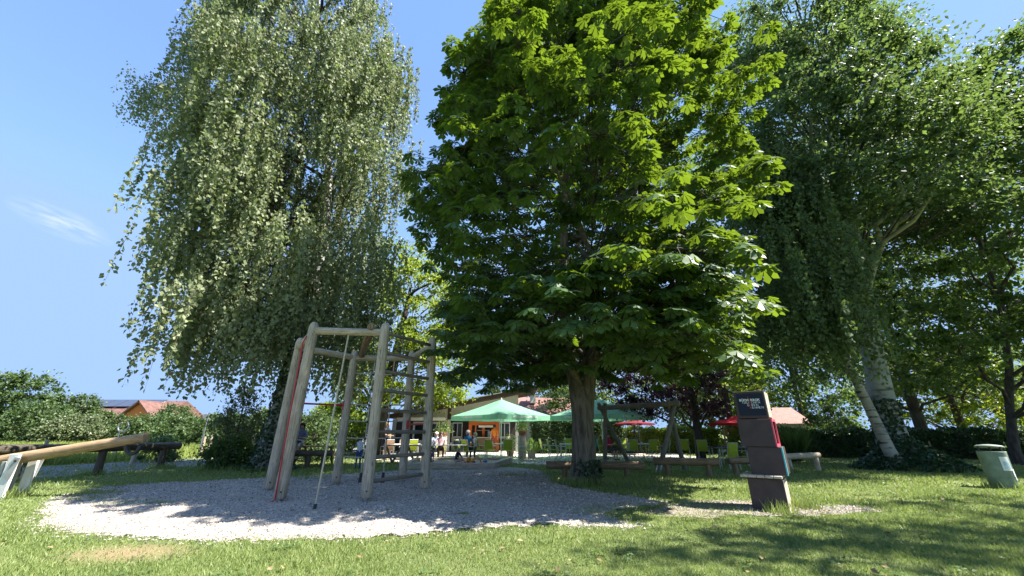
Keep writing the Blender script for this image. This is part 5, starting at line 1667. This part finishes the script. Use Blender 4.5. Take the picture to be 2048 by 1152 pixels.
def far_house():
    o0 = Vector((-72, 76, 0))
    t = thing('farm_building', 'long low house with red roof, solar panels and orange gable beyond the meadow', 'building', o0)
    B = lambda nm, c, s_, m, par=None, mat=None: MB().box(Vector(c) - o0, s_, 0, mat).build(nm, m, par or t)
    B('wall', (-81, 82, 1.9), (27, 12, 3.8), 'wall_cream')
    V = [(-95, 75, 3.7), (-66.5, 75, 3.7), (-66.5, 82, 7.1), (-95, 82, 7.6), (-95, 89, 3.7), (-66.5, 89, 3.7)]
    V = [tuple(Vector(v) - o0) for v in V]
    rf = MB().add(V, [(0, 1, 2, 3), (5, 4, 3, 2), (0, 3, 4), (1, 5, 2), (0, 4, 5, 1)]).build('roof', 'roof_weathered', t)
    Ms = Matrix.Rotation(math.atan2(3.6, 7.0), 3, 'X')
    for k in range(9):
        B('solar_panel', (-92.5 + k * 2.65, 80.0, 6.58), (2.5, 3.2, .08), 'solar', rf, Ms)
        B('panel_frame', (-92.5 + k * 2.65, 80.4, 6.70), (2.5, 1.0, .1), 'white_paint', rf, Ms)
    # cross gable in orange
    G = [(-71.5, 73.5, 3.0), (-64.5, 73.5, 3.0), (-68, 73.5, 6.25)]
    V = [tuple(Vector((x, y, z)) - o0) for x, y, z in G] + [tuple(Vector((x, y + 6, z)) - o0) for x, y, z in G]
    MB().add(V, [(0, 1, 2), (5, 4, 3), (0, 3, 4, 1)]).build('gable', 'wall_house_orange', t)
    MB().box(Vector((-68, 75.5, 1.5)) - o0, (6.8, 3.9, 3.0)).build('gable_wall', 'wall_house_orange', t)
    for s_ in (-1, 1):
        a = math.atan2(3.25, 3.5)
        B('gable_roof', (-68 + s_ * 1.95, 75.9, 4.66 - .0), (5.6, 6.2, .22), 'roof_weathered', rf, Matrix.Rotation(s_ * a, 3, 'Y'))
far_house()

# ------------------------------------------------------------------ pots, pillars, planters
def plant_pot(name, label, loc, potm, r, h, leafm, lr, lh, n, seed, col=None, size=.1):
    global rng
    rng = np.random.default_rng(seed)
    t = thing(name, label, 'plant', loc)
    MB().lathe([(.001, 0), (r * .72, 0), (r, h * .9), (r * 1.08, h * .9), (r * 1.08, h), (r * .93, h), (r * .9, h * .9), (.001, h * .88)], 16).build('pot', potm, t)
    d = rvec(n) * (rng.random((n, 1)) ** .4)
    d[:, 2] = np.abs(d[:, 2])
    P = d * np.array([lr, lr, lh]) + np.array([0, 0, h * .9])
    L = size * rng.uniform(.6, 1.4, n)
    leaves('foliage', P, d + rng.normal(size=P.shape) * .5, np.array([0, 0, .8]) + rng.normal(size=P.shape) * .5, L, L * .5, leafm, t)
    return t
def pillar(label, loc, w, h):
    t = thing('stone_pillar', label, 'pillar', loc)
    MB().lathe([(.001, 0), (w, 0), (w, h - .03), (w * .96, h), (.001, h)], 20).build('shaft', 'concrete', t)
    MB().lathe([(w * 1.0, h), (w * 1.06, h + .012), (w * 1.06, h + .045), (.001, h + .045)], 20).build('cap', 'concrete', t)
pillar('rough exposed aggregate pillar carrying a potted plant', (.52, 21.4, .012), .21, 1.06)
plant_pot('potted_plant', 'terracotta pot of bright plant on top of the stone pillar', (.52, 21.4, 1.118), 'terracotta', .2, .24, 'leaf_palm', .34, .6, 300, 101)
pillar('pale pillar behind the seated people, under a hanging plant', (-4.25, 25.5, .012), .24, 1.0)
plant_pot('potted_plant', 'leafy pot on the pale pillar behind the seated people', (-4.25, 25.5, 1.058), 'terracotta', .22, .2, 'leaf_palm', .6, .75, 380, 102)
def planter():
    t = thing('square_planter', 'square pinkish planter box with a bush beside the stone pillar', 'planter', (1.02, 21.9, .012))
    MB().box((0, 0, .19), (.4, .4, .38), 0, None, 0, .01).build('planter_box', 'concrete', t)
    global rng
    rng = np.random.default_rng(103)
    n = 380
    d = rvec(n) * (rng.random((n, 1)) ** .4); d[:, 2] = np.abs(d[:, 2])
    P = d * np.array([.42, .42, .65]) + np.array([0, 0, .3])
    L = .11 * rng.uniform(.6, 1.4, n)
    leaves('foliage', P, d + rng.normal(size=P.shape) * .5, np.array([0, 0, .8]) + rng.normal(size=P.shape) * .5, L, L * .6, 'leaf_palm', t)
planter()
plant_pot('potted_plant', 'potted shrub between the parasol pole and the stone pillar', (-.1, 23.6, .012), 'terracotta', .22, .3, 'leaf_palm', .45, .95, 300, 104)
plant_pot('potted_palm', 'fan of bright palm leaves beside the plum tree', (11.2, 20.6, 0), 'terracotta', .22, .3, 'leaf_palm', .7, 1.2, 160, 105, None, .42)
for i, (x, y) in enumerate(((10.55, 20.4), (10.75, 20.5))):
    o = MB().tube([(0, 0, -.1), (-.04 + .02 * i, 0, 1.45)], .045, 8).build('wooden_stake', 'wood_tan'); o.location = (x, y, 0)
    tag(o, ('left' if i == 0 else 'right') + ' one of two pale stakes beside the plum trunk', 'stake')
def reed():
    global rng
    rng = np.random.default_rng(106)
    t = thing('ornamental_grass', 'tall dark clump of reedy grass right of the book box', 'plant', (13.1, 19.6, 0))
    n = 900
    a = rng.uniform(0, 6.283, n); r = rng.random(n) * .35
    P = np.stack([np.cos(a) * r, np.sin(a) * r, np.zeros(n)], 1)
    A = np.stack([np.cos(a) * .45, np.sin(a) * .45, np.ones(n)], 1) + rng.normal(size=(n, 3)) * .12
    leaves('blades', P, A, rng.normal(size=(n, 3)), rng.uniform(.8, 2.0, n), np.full(n, .035), 'leaf_hornbeam', t)
reed()

# ------------------------------------------------------------------ street furniture and field fence
def lamp():
    t = thing('lamp_post', 'slim grey lamp post at the far side of the road', 'lamp post', (-18.0, 24, 0))
    MB().tube([(0, 0, -.1), (.02, 0, 2.35)], .035, 10).build('pole', 'steel', t)
    MB().box((-.16, 0, 2.18), (.22, .05, .26), 0, None, 0, .01).build('sign_plate', 'grey_paint', t)
lamp()
for i, (x, y, h, lab) in enumerate([(-15.9, 17.6, .95, 'thick fence post behind the middle of the log barrier'), (-17.6, 23.6, 1.05, 'paired fence post left one near the lamp post'), (-17.3, 23.7, 1.1, 'paired fence post right one near the lamp post'),
        (-20.0, 21.0, 1.0, 'thin fence post in the meadow edge'), (-22.5, 20.0, .95, 'leftmost thin fence post in the meadow edge'), (-16.2, 25.8, 1.1, 'dark post right of the lamp post')]):
    o = MB().tube([(0, 0, -.1), (.03, .02, h * .5), (.04, 0, h)], [.085, .08, .07], 10, True, .08).build('fence_post', 'wood_grey'); o.location = (x, y, 0)
    tag(o, lab, 'fence post', 'fence posts along the meadow')
def guide_sign():
    t = thing('information_sign', 'dark narrow information sign standing behind the picnic table', 'sign', (-8.6, 20.8, 0))
    MB().box((0, 0, 1.35), (.34, .06, 1.25), 0, None, 0, .01).build('sign_panel', 'sign_dark', t)
    for s_ in (-1, 1): MB().tube([(s_ * .2, .0, 0), (s_ * .2, 0, 2.0)], .025, 8).build('post', 'pole_white', t)
guide_sign()
def car():
    t = thing('parked_car', 'silver blue parked car glimpsed between the birch and the shrubs', 'car', (-11.7, 29.5, 0), R(70))
    prof = [(-2.0, .35), (-2.05, .75), (-1.55, .92), (-.9, 1.38), (.55, 1.42), (1.25, .98), (1.95, .85), (2.08, .55), (2.05, .35)]
    V = [(x, y, z) for y in (-.82, .82) for x, z in prof]
    n = len(prof)
    F = [tuple(range(n)), tuple(reversed(range(n, 2 * n)))] + [(i, i + n, (i + 1) % n + n, (i + 1) % n) for i in range(n)]
    MB().add(V, F).build('body', 'car_paint', t)
    for y in (-.83, .83):
        MB().add([(-1.35, y, .95), (-.85, y, 1.32), (.5, y, 1.35), (1.05, y, .98)], [(0, 1, 2, 3)] if y > 0 else [(3, 2, 1, 0)]).build('side_window', 'glass_dark', t)
        for x in (-1.3, 1.3):
            w = MB().tube([(x, y - .1, .33), (x, y + .1, .33)], .33, 18).build('wheel', 'black_rubber', t)
            MB().tube([(x, y - .105, .33), (x, y + .105, .33)], .2, 14).build('rim', 'steel', w)
    for s_ in (-.6, .6):
        MB().box((-2.04, s_, .68), (.06, .3, .14), 0, None, 0, .02).build('headlight', 'white_paint', t)
car()

# ------------------------------------------------------------------ people
SKIN = plain('skin', (0.50, 0.29, 0.20), .55, var=.06)
STAND = dict(pelvis=(0, 0, .95), spine=(0, 0, 1.12), chest=(0, 0, 1.33), neck=(0, .01, 1.48), head=(0, -.02, 1.57), crown=(0, -.01, 1.66),
    sh=(.17, 0, 1.40), el=(.24, .03, 1.13), wr=(.25, -.06, .90), pa=(.25, -.09, .82), hip=(.09, 0, .90), kn=(.10, -.02, .50), an=(.10, .01, .08), to=(.12, -.14, .035))
SIT = dict(pelvis=(0, 0, .55), spine=(0, .02, .72), chest=(0, -.01, .93), neck=(0, -.02, 1.08), head=(0, -.05, 1.17), crown=(0, -.04, 1.26),
    sh=(.17, -.01, 1.0), el=(.24, -.10, .76), wr=(.15, -.32, .75), pa=(.11, -.39, .765), hip=(.09, -.02, .53), kn=(.12, -.43, .52), an=(.11, -.42, .08), to=(.12, -.57, .035))
LOW = dict(pelvis=(0, 0, .14), spine=(0, -.02, .32), chest=(0, -.08, .53), neck=(0, -.12, .67), head=(0, -.16, .77), crown=(0, -.18, .87),
    sh=(.16, -.09, .60), el=(.24, -.22, .40), wr=(.16, -.42, .26), pa=(.13, -.48, .19), hip=(.10, -.03, .13), kn=(.22, -.38, .22), an=(.12, -.60, .07), to=(.14, -.72, .08))
RADS = dict(pelvis=.145, spine=.125, chest=.14, neck=.056, head=.10, crown=.072, sh=.07, el=.045, wr=.031, pa=.036, hip=.10, kn=.06, an=.042, to=.036)

def person(label, loc, rz, pose, scale, top, bottom, hair, shoes=(.05, .05, .06), shorts=False, sleeves=True, over=None, skirt=None, hairlen=.0, group=None, lean=0.0):
    k = len([m for m in MATS if m.startswith('cloth')])
    tm, bmm, hm, sm = ['cloth_%d_%s' % (k, s_) for s_ in ('top', 'bottom', 'hair', 'shoe')]
    plain(tm, top, .85, var=.1, scale=20); plain(bmm, bottom, .85, var=.12, scale=20); plain(hm, hair, .6, var=.3, scale=40); plain(sm, shoes, .6)
    t = thing('person', label, 'person', loc, rz, group)
    J = {}
    for n_, p in pose.items():
        if n_ in ('sh', 'el', 'wr', 'pa', 'hip', 'kn', 'an', 'to'):
            J[n_ + 'L'] = Vector(p); J[n_ + 'R'] = Vector((-p[0], p[1], p[2]))
        else: J[n_] = Vector(p)
    for n_, p in (over or {}).items(): J[n_] = Vector(p)
    E = [('pelvis', 'spine'), ('spine', 'chest'), ('chest', 'neck'), ('neck', 'head'), ('head', 'crown')]
    for s_ in 'LR':
        E += [('chest', 'sh' + s_), ('sh' + s_, 'el' + s_), ('el' + s_, 'wr' + s_), ('wr' + s_, 'pa' + s_), ('pelvis', 'hip' + s_), ('hip' + s_, 'kn' + s_), ('kn' + s_, 'an' + s_), ('an' + s_, 'to' + s_)]
        d = (J['pa' + s_] - J['wr' + s_]).normalized()
        side = d.cross(Vector((0, 0, 1)))
        side = side.normalized() if side.length > .2 else Vector((0, 1, 0)).cross(d).normalized()
        J['pa' + s_] = J['wr' + s_] + d * .075
        nrm = side.cross(d)
        for q, (o_, L) in enumerate(((-.027, .066), (-.009, .078), (.010, .074), (.027, .058))):
            a = 'f%d%s' % (q, s_); b = 'g%d%s' % (q, s_)
            J[a] = J['pa' + s_] + side * o_ + d * (.022 + L * .5); J[b] = J['pa' + s_] + side * o_ * 1.1 + d * (.018 + L * .9) - nrm * .02
            E += [('pa' + s_, a), (a, b)]
        J['t' + s_] = J['wr' + s_].lerp(J['pa' + s_], .5) - side * .05 + d * .03
        E += [('wr' + s_, 't' + s_)]
    J['nose'] = J['head'] + Vector((0, -.108, -.005)); E.append(('head', 'nose'))
    names = list(J)
    me = bpy.data.meshes.new('body')
    me.from_pydata([J[n_] * scale for n_ in names], [(names.index(a), names.index(b)) for a, b in E], [])
    o = bpy.data.objects.new('body', me)
    COL.objects.link(o)
    md = o.modifiers.new('skin', 'SKIN'); md.branch_smoothing = .3
    if not me.skin_vertices: me.attributes.new  # layer is made by the modifier
    for i, n_ in enumerate(names):
        base = n_[:-1] if (n_[-1] in 'LR' and n_[:-1] in RADS) else n_
        r = RADS.get(base, .0095)
        if n_ == 'nose': r = .016
        rr = (r * scale, r * scale)
        if n_ in ('chest', 'spine', 'pelvis'): rr = (r * 1.12 * scale, r * .8 * scale)
        me.skin_vertices[0].data[i].radius = rr
        me.skin_vertices[0].data[i].use_root = (n_ == 'pelvis')
    sb = o.modifiers.new('sub', 'SUBSURF'); sb.levels = 1; sb.render_levels = 1
    bpy.context.view_layer.update()
    dg = bpy.context.evaluated_depsgraph_get()
    nm = bpy.data.meshes.new_from_object(o.evaluated_get(dg))
    bpy.data.objects.remove(o); bpy.data.meshes.remove(me)
    nm.name = 'body'
    nm.materials.clear()
    for m in (MATS['skin'], MATS[tm], MATS[bmm], MATS[sm]): nm.materials.append(m)
    def zone(a, b):
        x = a[:-1] if a[-1] in 'LR' else a; y = b[:-1] if b[-1] in 'LR' else b
        if y in ('spine', 'chest') or (x, y) in (('chest', 'sh'), ('chest', 'neck')): return 1
        if (x, y) == ('sh', 'el'): return 1 if sleeves else 0
        if y in ('hip', 'kn'): return 2
        if y == 'an': return 0 if shorts else 2
        if y == 'to': return 3
        return 0
    seg = [(J[a] * scale, J[b] * scale, zone(a, b), .5 * (RADS.get(a.rstrip('LR'), .03) + RADS.get(b.rstrip('LR'), .03)) * scale) for a, b in E]
    for p in nm.polygons:
        c = p.center; best, bz = 9, 0
        for a, b, z, r in seg:
            ab = b - a; f = max(0, min(1, (c - a).dot(ab) / max(ab.length_squared, 1e-9)))
            dd = (c - a - ab * f).length - r
            if dd < best: best, bz = dd, z
        p.material_index = bz; p.use_smooth = True
    body = bpy.data.objects.new('body', nm)
    COL.objects.link(body); body.parent = t
    hc = (J['head'].lerp(J['crown'], .45)) * scale
    up = (J['crown'] - J['neck']).normalized()
    h = MB(); h.ball((0, 0, 0), .112 * scale, 14, 10, (1.0, 1.1, 1.12))
    vv = [Vector(v) for v in h.v]
    keep = [f for f in h.f if sum((vv[i] for i in f), Vector()).z / len(f) > (.02 if sum((vv[i] for i in f), Vector()).y / len(f) < -.02 * scale else -.07 - hairlen) * scale]
    hb = MB().add([Vector((v.x, v.y + .018 * scale, v.z * (1.0 if v.z > 0 else 1 + hairlen * 9))) + hc for v in vv], keep, None, True)
    hb.build('hair', hm, t)
    for s_ in (-1, 1):
        e = J['head'] * scale + Vector((s_ * .036, -.088, .022)) * scale
        MB().ball(e, .013 * scale, 6, 5).build('eye', 'black_rubber', t)
        MB().ball(J['head'] * scale + Vector((s_ * .103, .005, 0)) * scale, .026 * scale, 6, 5, (.5, .8, 1.2)).build('ear', 'skin', t)
    MB().box(J['head'] * scale + Vector((0, -.094, -.045)) * scale, (.045 * scale, .012 * scale, .010 * scale)).build('mouth', 'terracotta', t)
    if skirt:
        r0, r1, z1, cf = skirt
        cw = 'cloth_%d_skirt' % k; plain(cw, cf, .85, var=.1, scale=14)
        pz = J['pelvis'].z * scale
        kn = (J['knL'] + J['knR']) / 2 * scale
        pf = J['pelvis'] * scale
        V, F = [], []
        n = 20
        for i in range(6):
            f = i / 5
            c = pf.lerp(kn, f * z1) + Vector((0, 0, .06 * scale * (1 - f)))
            r = (r0 + (r1 - r0) * f) * scale
            for q in range(n):
                a = 2 * math.pi * q / n
                rr = r * (1 + .07 * f * math.sin(q * 2.5))
                if pose is SIT: V.append((c.x + rr * math.cos(a), c.y, c.z + rr * math.sin(a) * .62))
                else: V.append((c.x + rr * math.cos(a), c.y + rr * math.sin(a) * .8, c.z))
        for i in range(5):
            for q in range(n): F.append((i * n + q, i * n + (q + 1) % n, (i + 1) * n + (q + 1) % n, (i + 1) * n + q))
        MB().add(V, F, None, True).build('skirt', cw, t)
    return t

person('person in blue top and white patterned skirt sitting on the picnic table', (-8.70, 17.0, .30), R(8), SIT, 1.04, (.16, .18, .30), (.62, .60, .58), (.05, .03, .02), (.5, .45, .4), True, True, None, (.17, .25, .85, (.68, .66, .64)), .05)
person('small child in white shirt and jeans holding on to the rope net', (-5.85, 16.0, .0), R(200), STAND, .66, (.60, .62, .70), (.03, .07, .22), (.06, .04, .03), (.02, .02, .02), False, True,
       dict(elR=(-.22, -.2, 1.33), wrR=(-.2, -.36, 1.5), paR=(-.2, -.4, 1.55), elL=(.24, -.15, 1.25), wrL=(.2, -.34, 1.38), paL=(.2, -.4, 1.42)))
person('standing person in a dark dress behind the ladder post', (-6.15, 20.2, .014), R(70), STAND, 1.02, (.02, .018, .025), (.02, .02, .035), (.40, .28, .14), (.3, .2, .15), True, False, dict(elR=(-.22, -.1, 1.12), wrR=(-.1, -.3, 1.1), paR=(-.05, -.36, 1.1)), (.15, .24, 1.0, (.018, .02, .05)), .06)
person('grey haired person in grey blue shirt seated at the table, leftmost of the group', (-3.95, 19.85, .014), R(20), SIT, 1.0, (.42, .48, .60), (.12, .12, .14), (.45, .42, .38), (.1, .1, .1))
person('dark haired person in pink top and brown trousers seated at the table', (-3.45, 20.15, .014), R(10), SIT, .98, (.66, .42, .44), (.22, .10, .08), (.06, .035, .03), (.5, .4, .35), False, True, None, None, .04)
person('person with white hair and pale blue shirt behind the pink clad neighbour', (-3.75, 20.45, .014), R(15), SIT, .98, (.55, .60, .72), (.1, .1, .14), (.62, .58, .52))
person('man in dark blue shirt seated with his back turned at the table', (-2.15, 20.0, .014), R(150), SIT, 1.04, (.02, .12, .26), (.02, .025, .05), (.28, .25, .22))
person('person in white blouse seated beyond the man in blue', (-1.85, 20.9, .014), R(-70), SIT, .96, (.55, .52, .48), (.1, .1, .1), (.5, .42, .32))
person('blond toddler in blue top sitting in the sandpit, left one', (-3.35, 17.1, .12), R(15), LOW, .60, (.04, .08, .20), (.05, .09, .20), (.58, .46, .30))
person('blond toddler in dark navy top leaning over in the sandpit, right one', (-2.25, 17.0, .12), R(60), LOW, .64, (.015, .015, .05), (.45, .28, .22), (.50, .40, .30), (.4, .25, .2), True)
person('person in orange shirt standing at the serving hatch', (-1.22, 28.5, .014), R(200), STAND, 1.02, (.66, .20, .02), (.3, .05, .02), (.02, .015, .015))
person('person in red shirt seated behind the left swing legs', (4.75, 20.5, .014), R(40), SIT, .94, (.55, .02, .07), (.10, .08, .07), (.08, .05, .04), (.03, .03, .03), True)
person('person in teal top sitting beside the chestnut trunk', (4.35, 21.1, .014), R(60), SIT, .90, (.02, .26, .32), (.05, .05, .07), (.12, .07, .04))
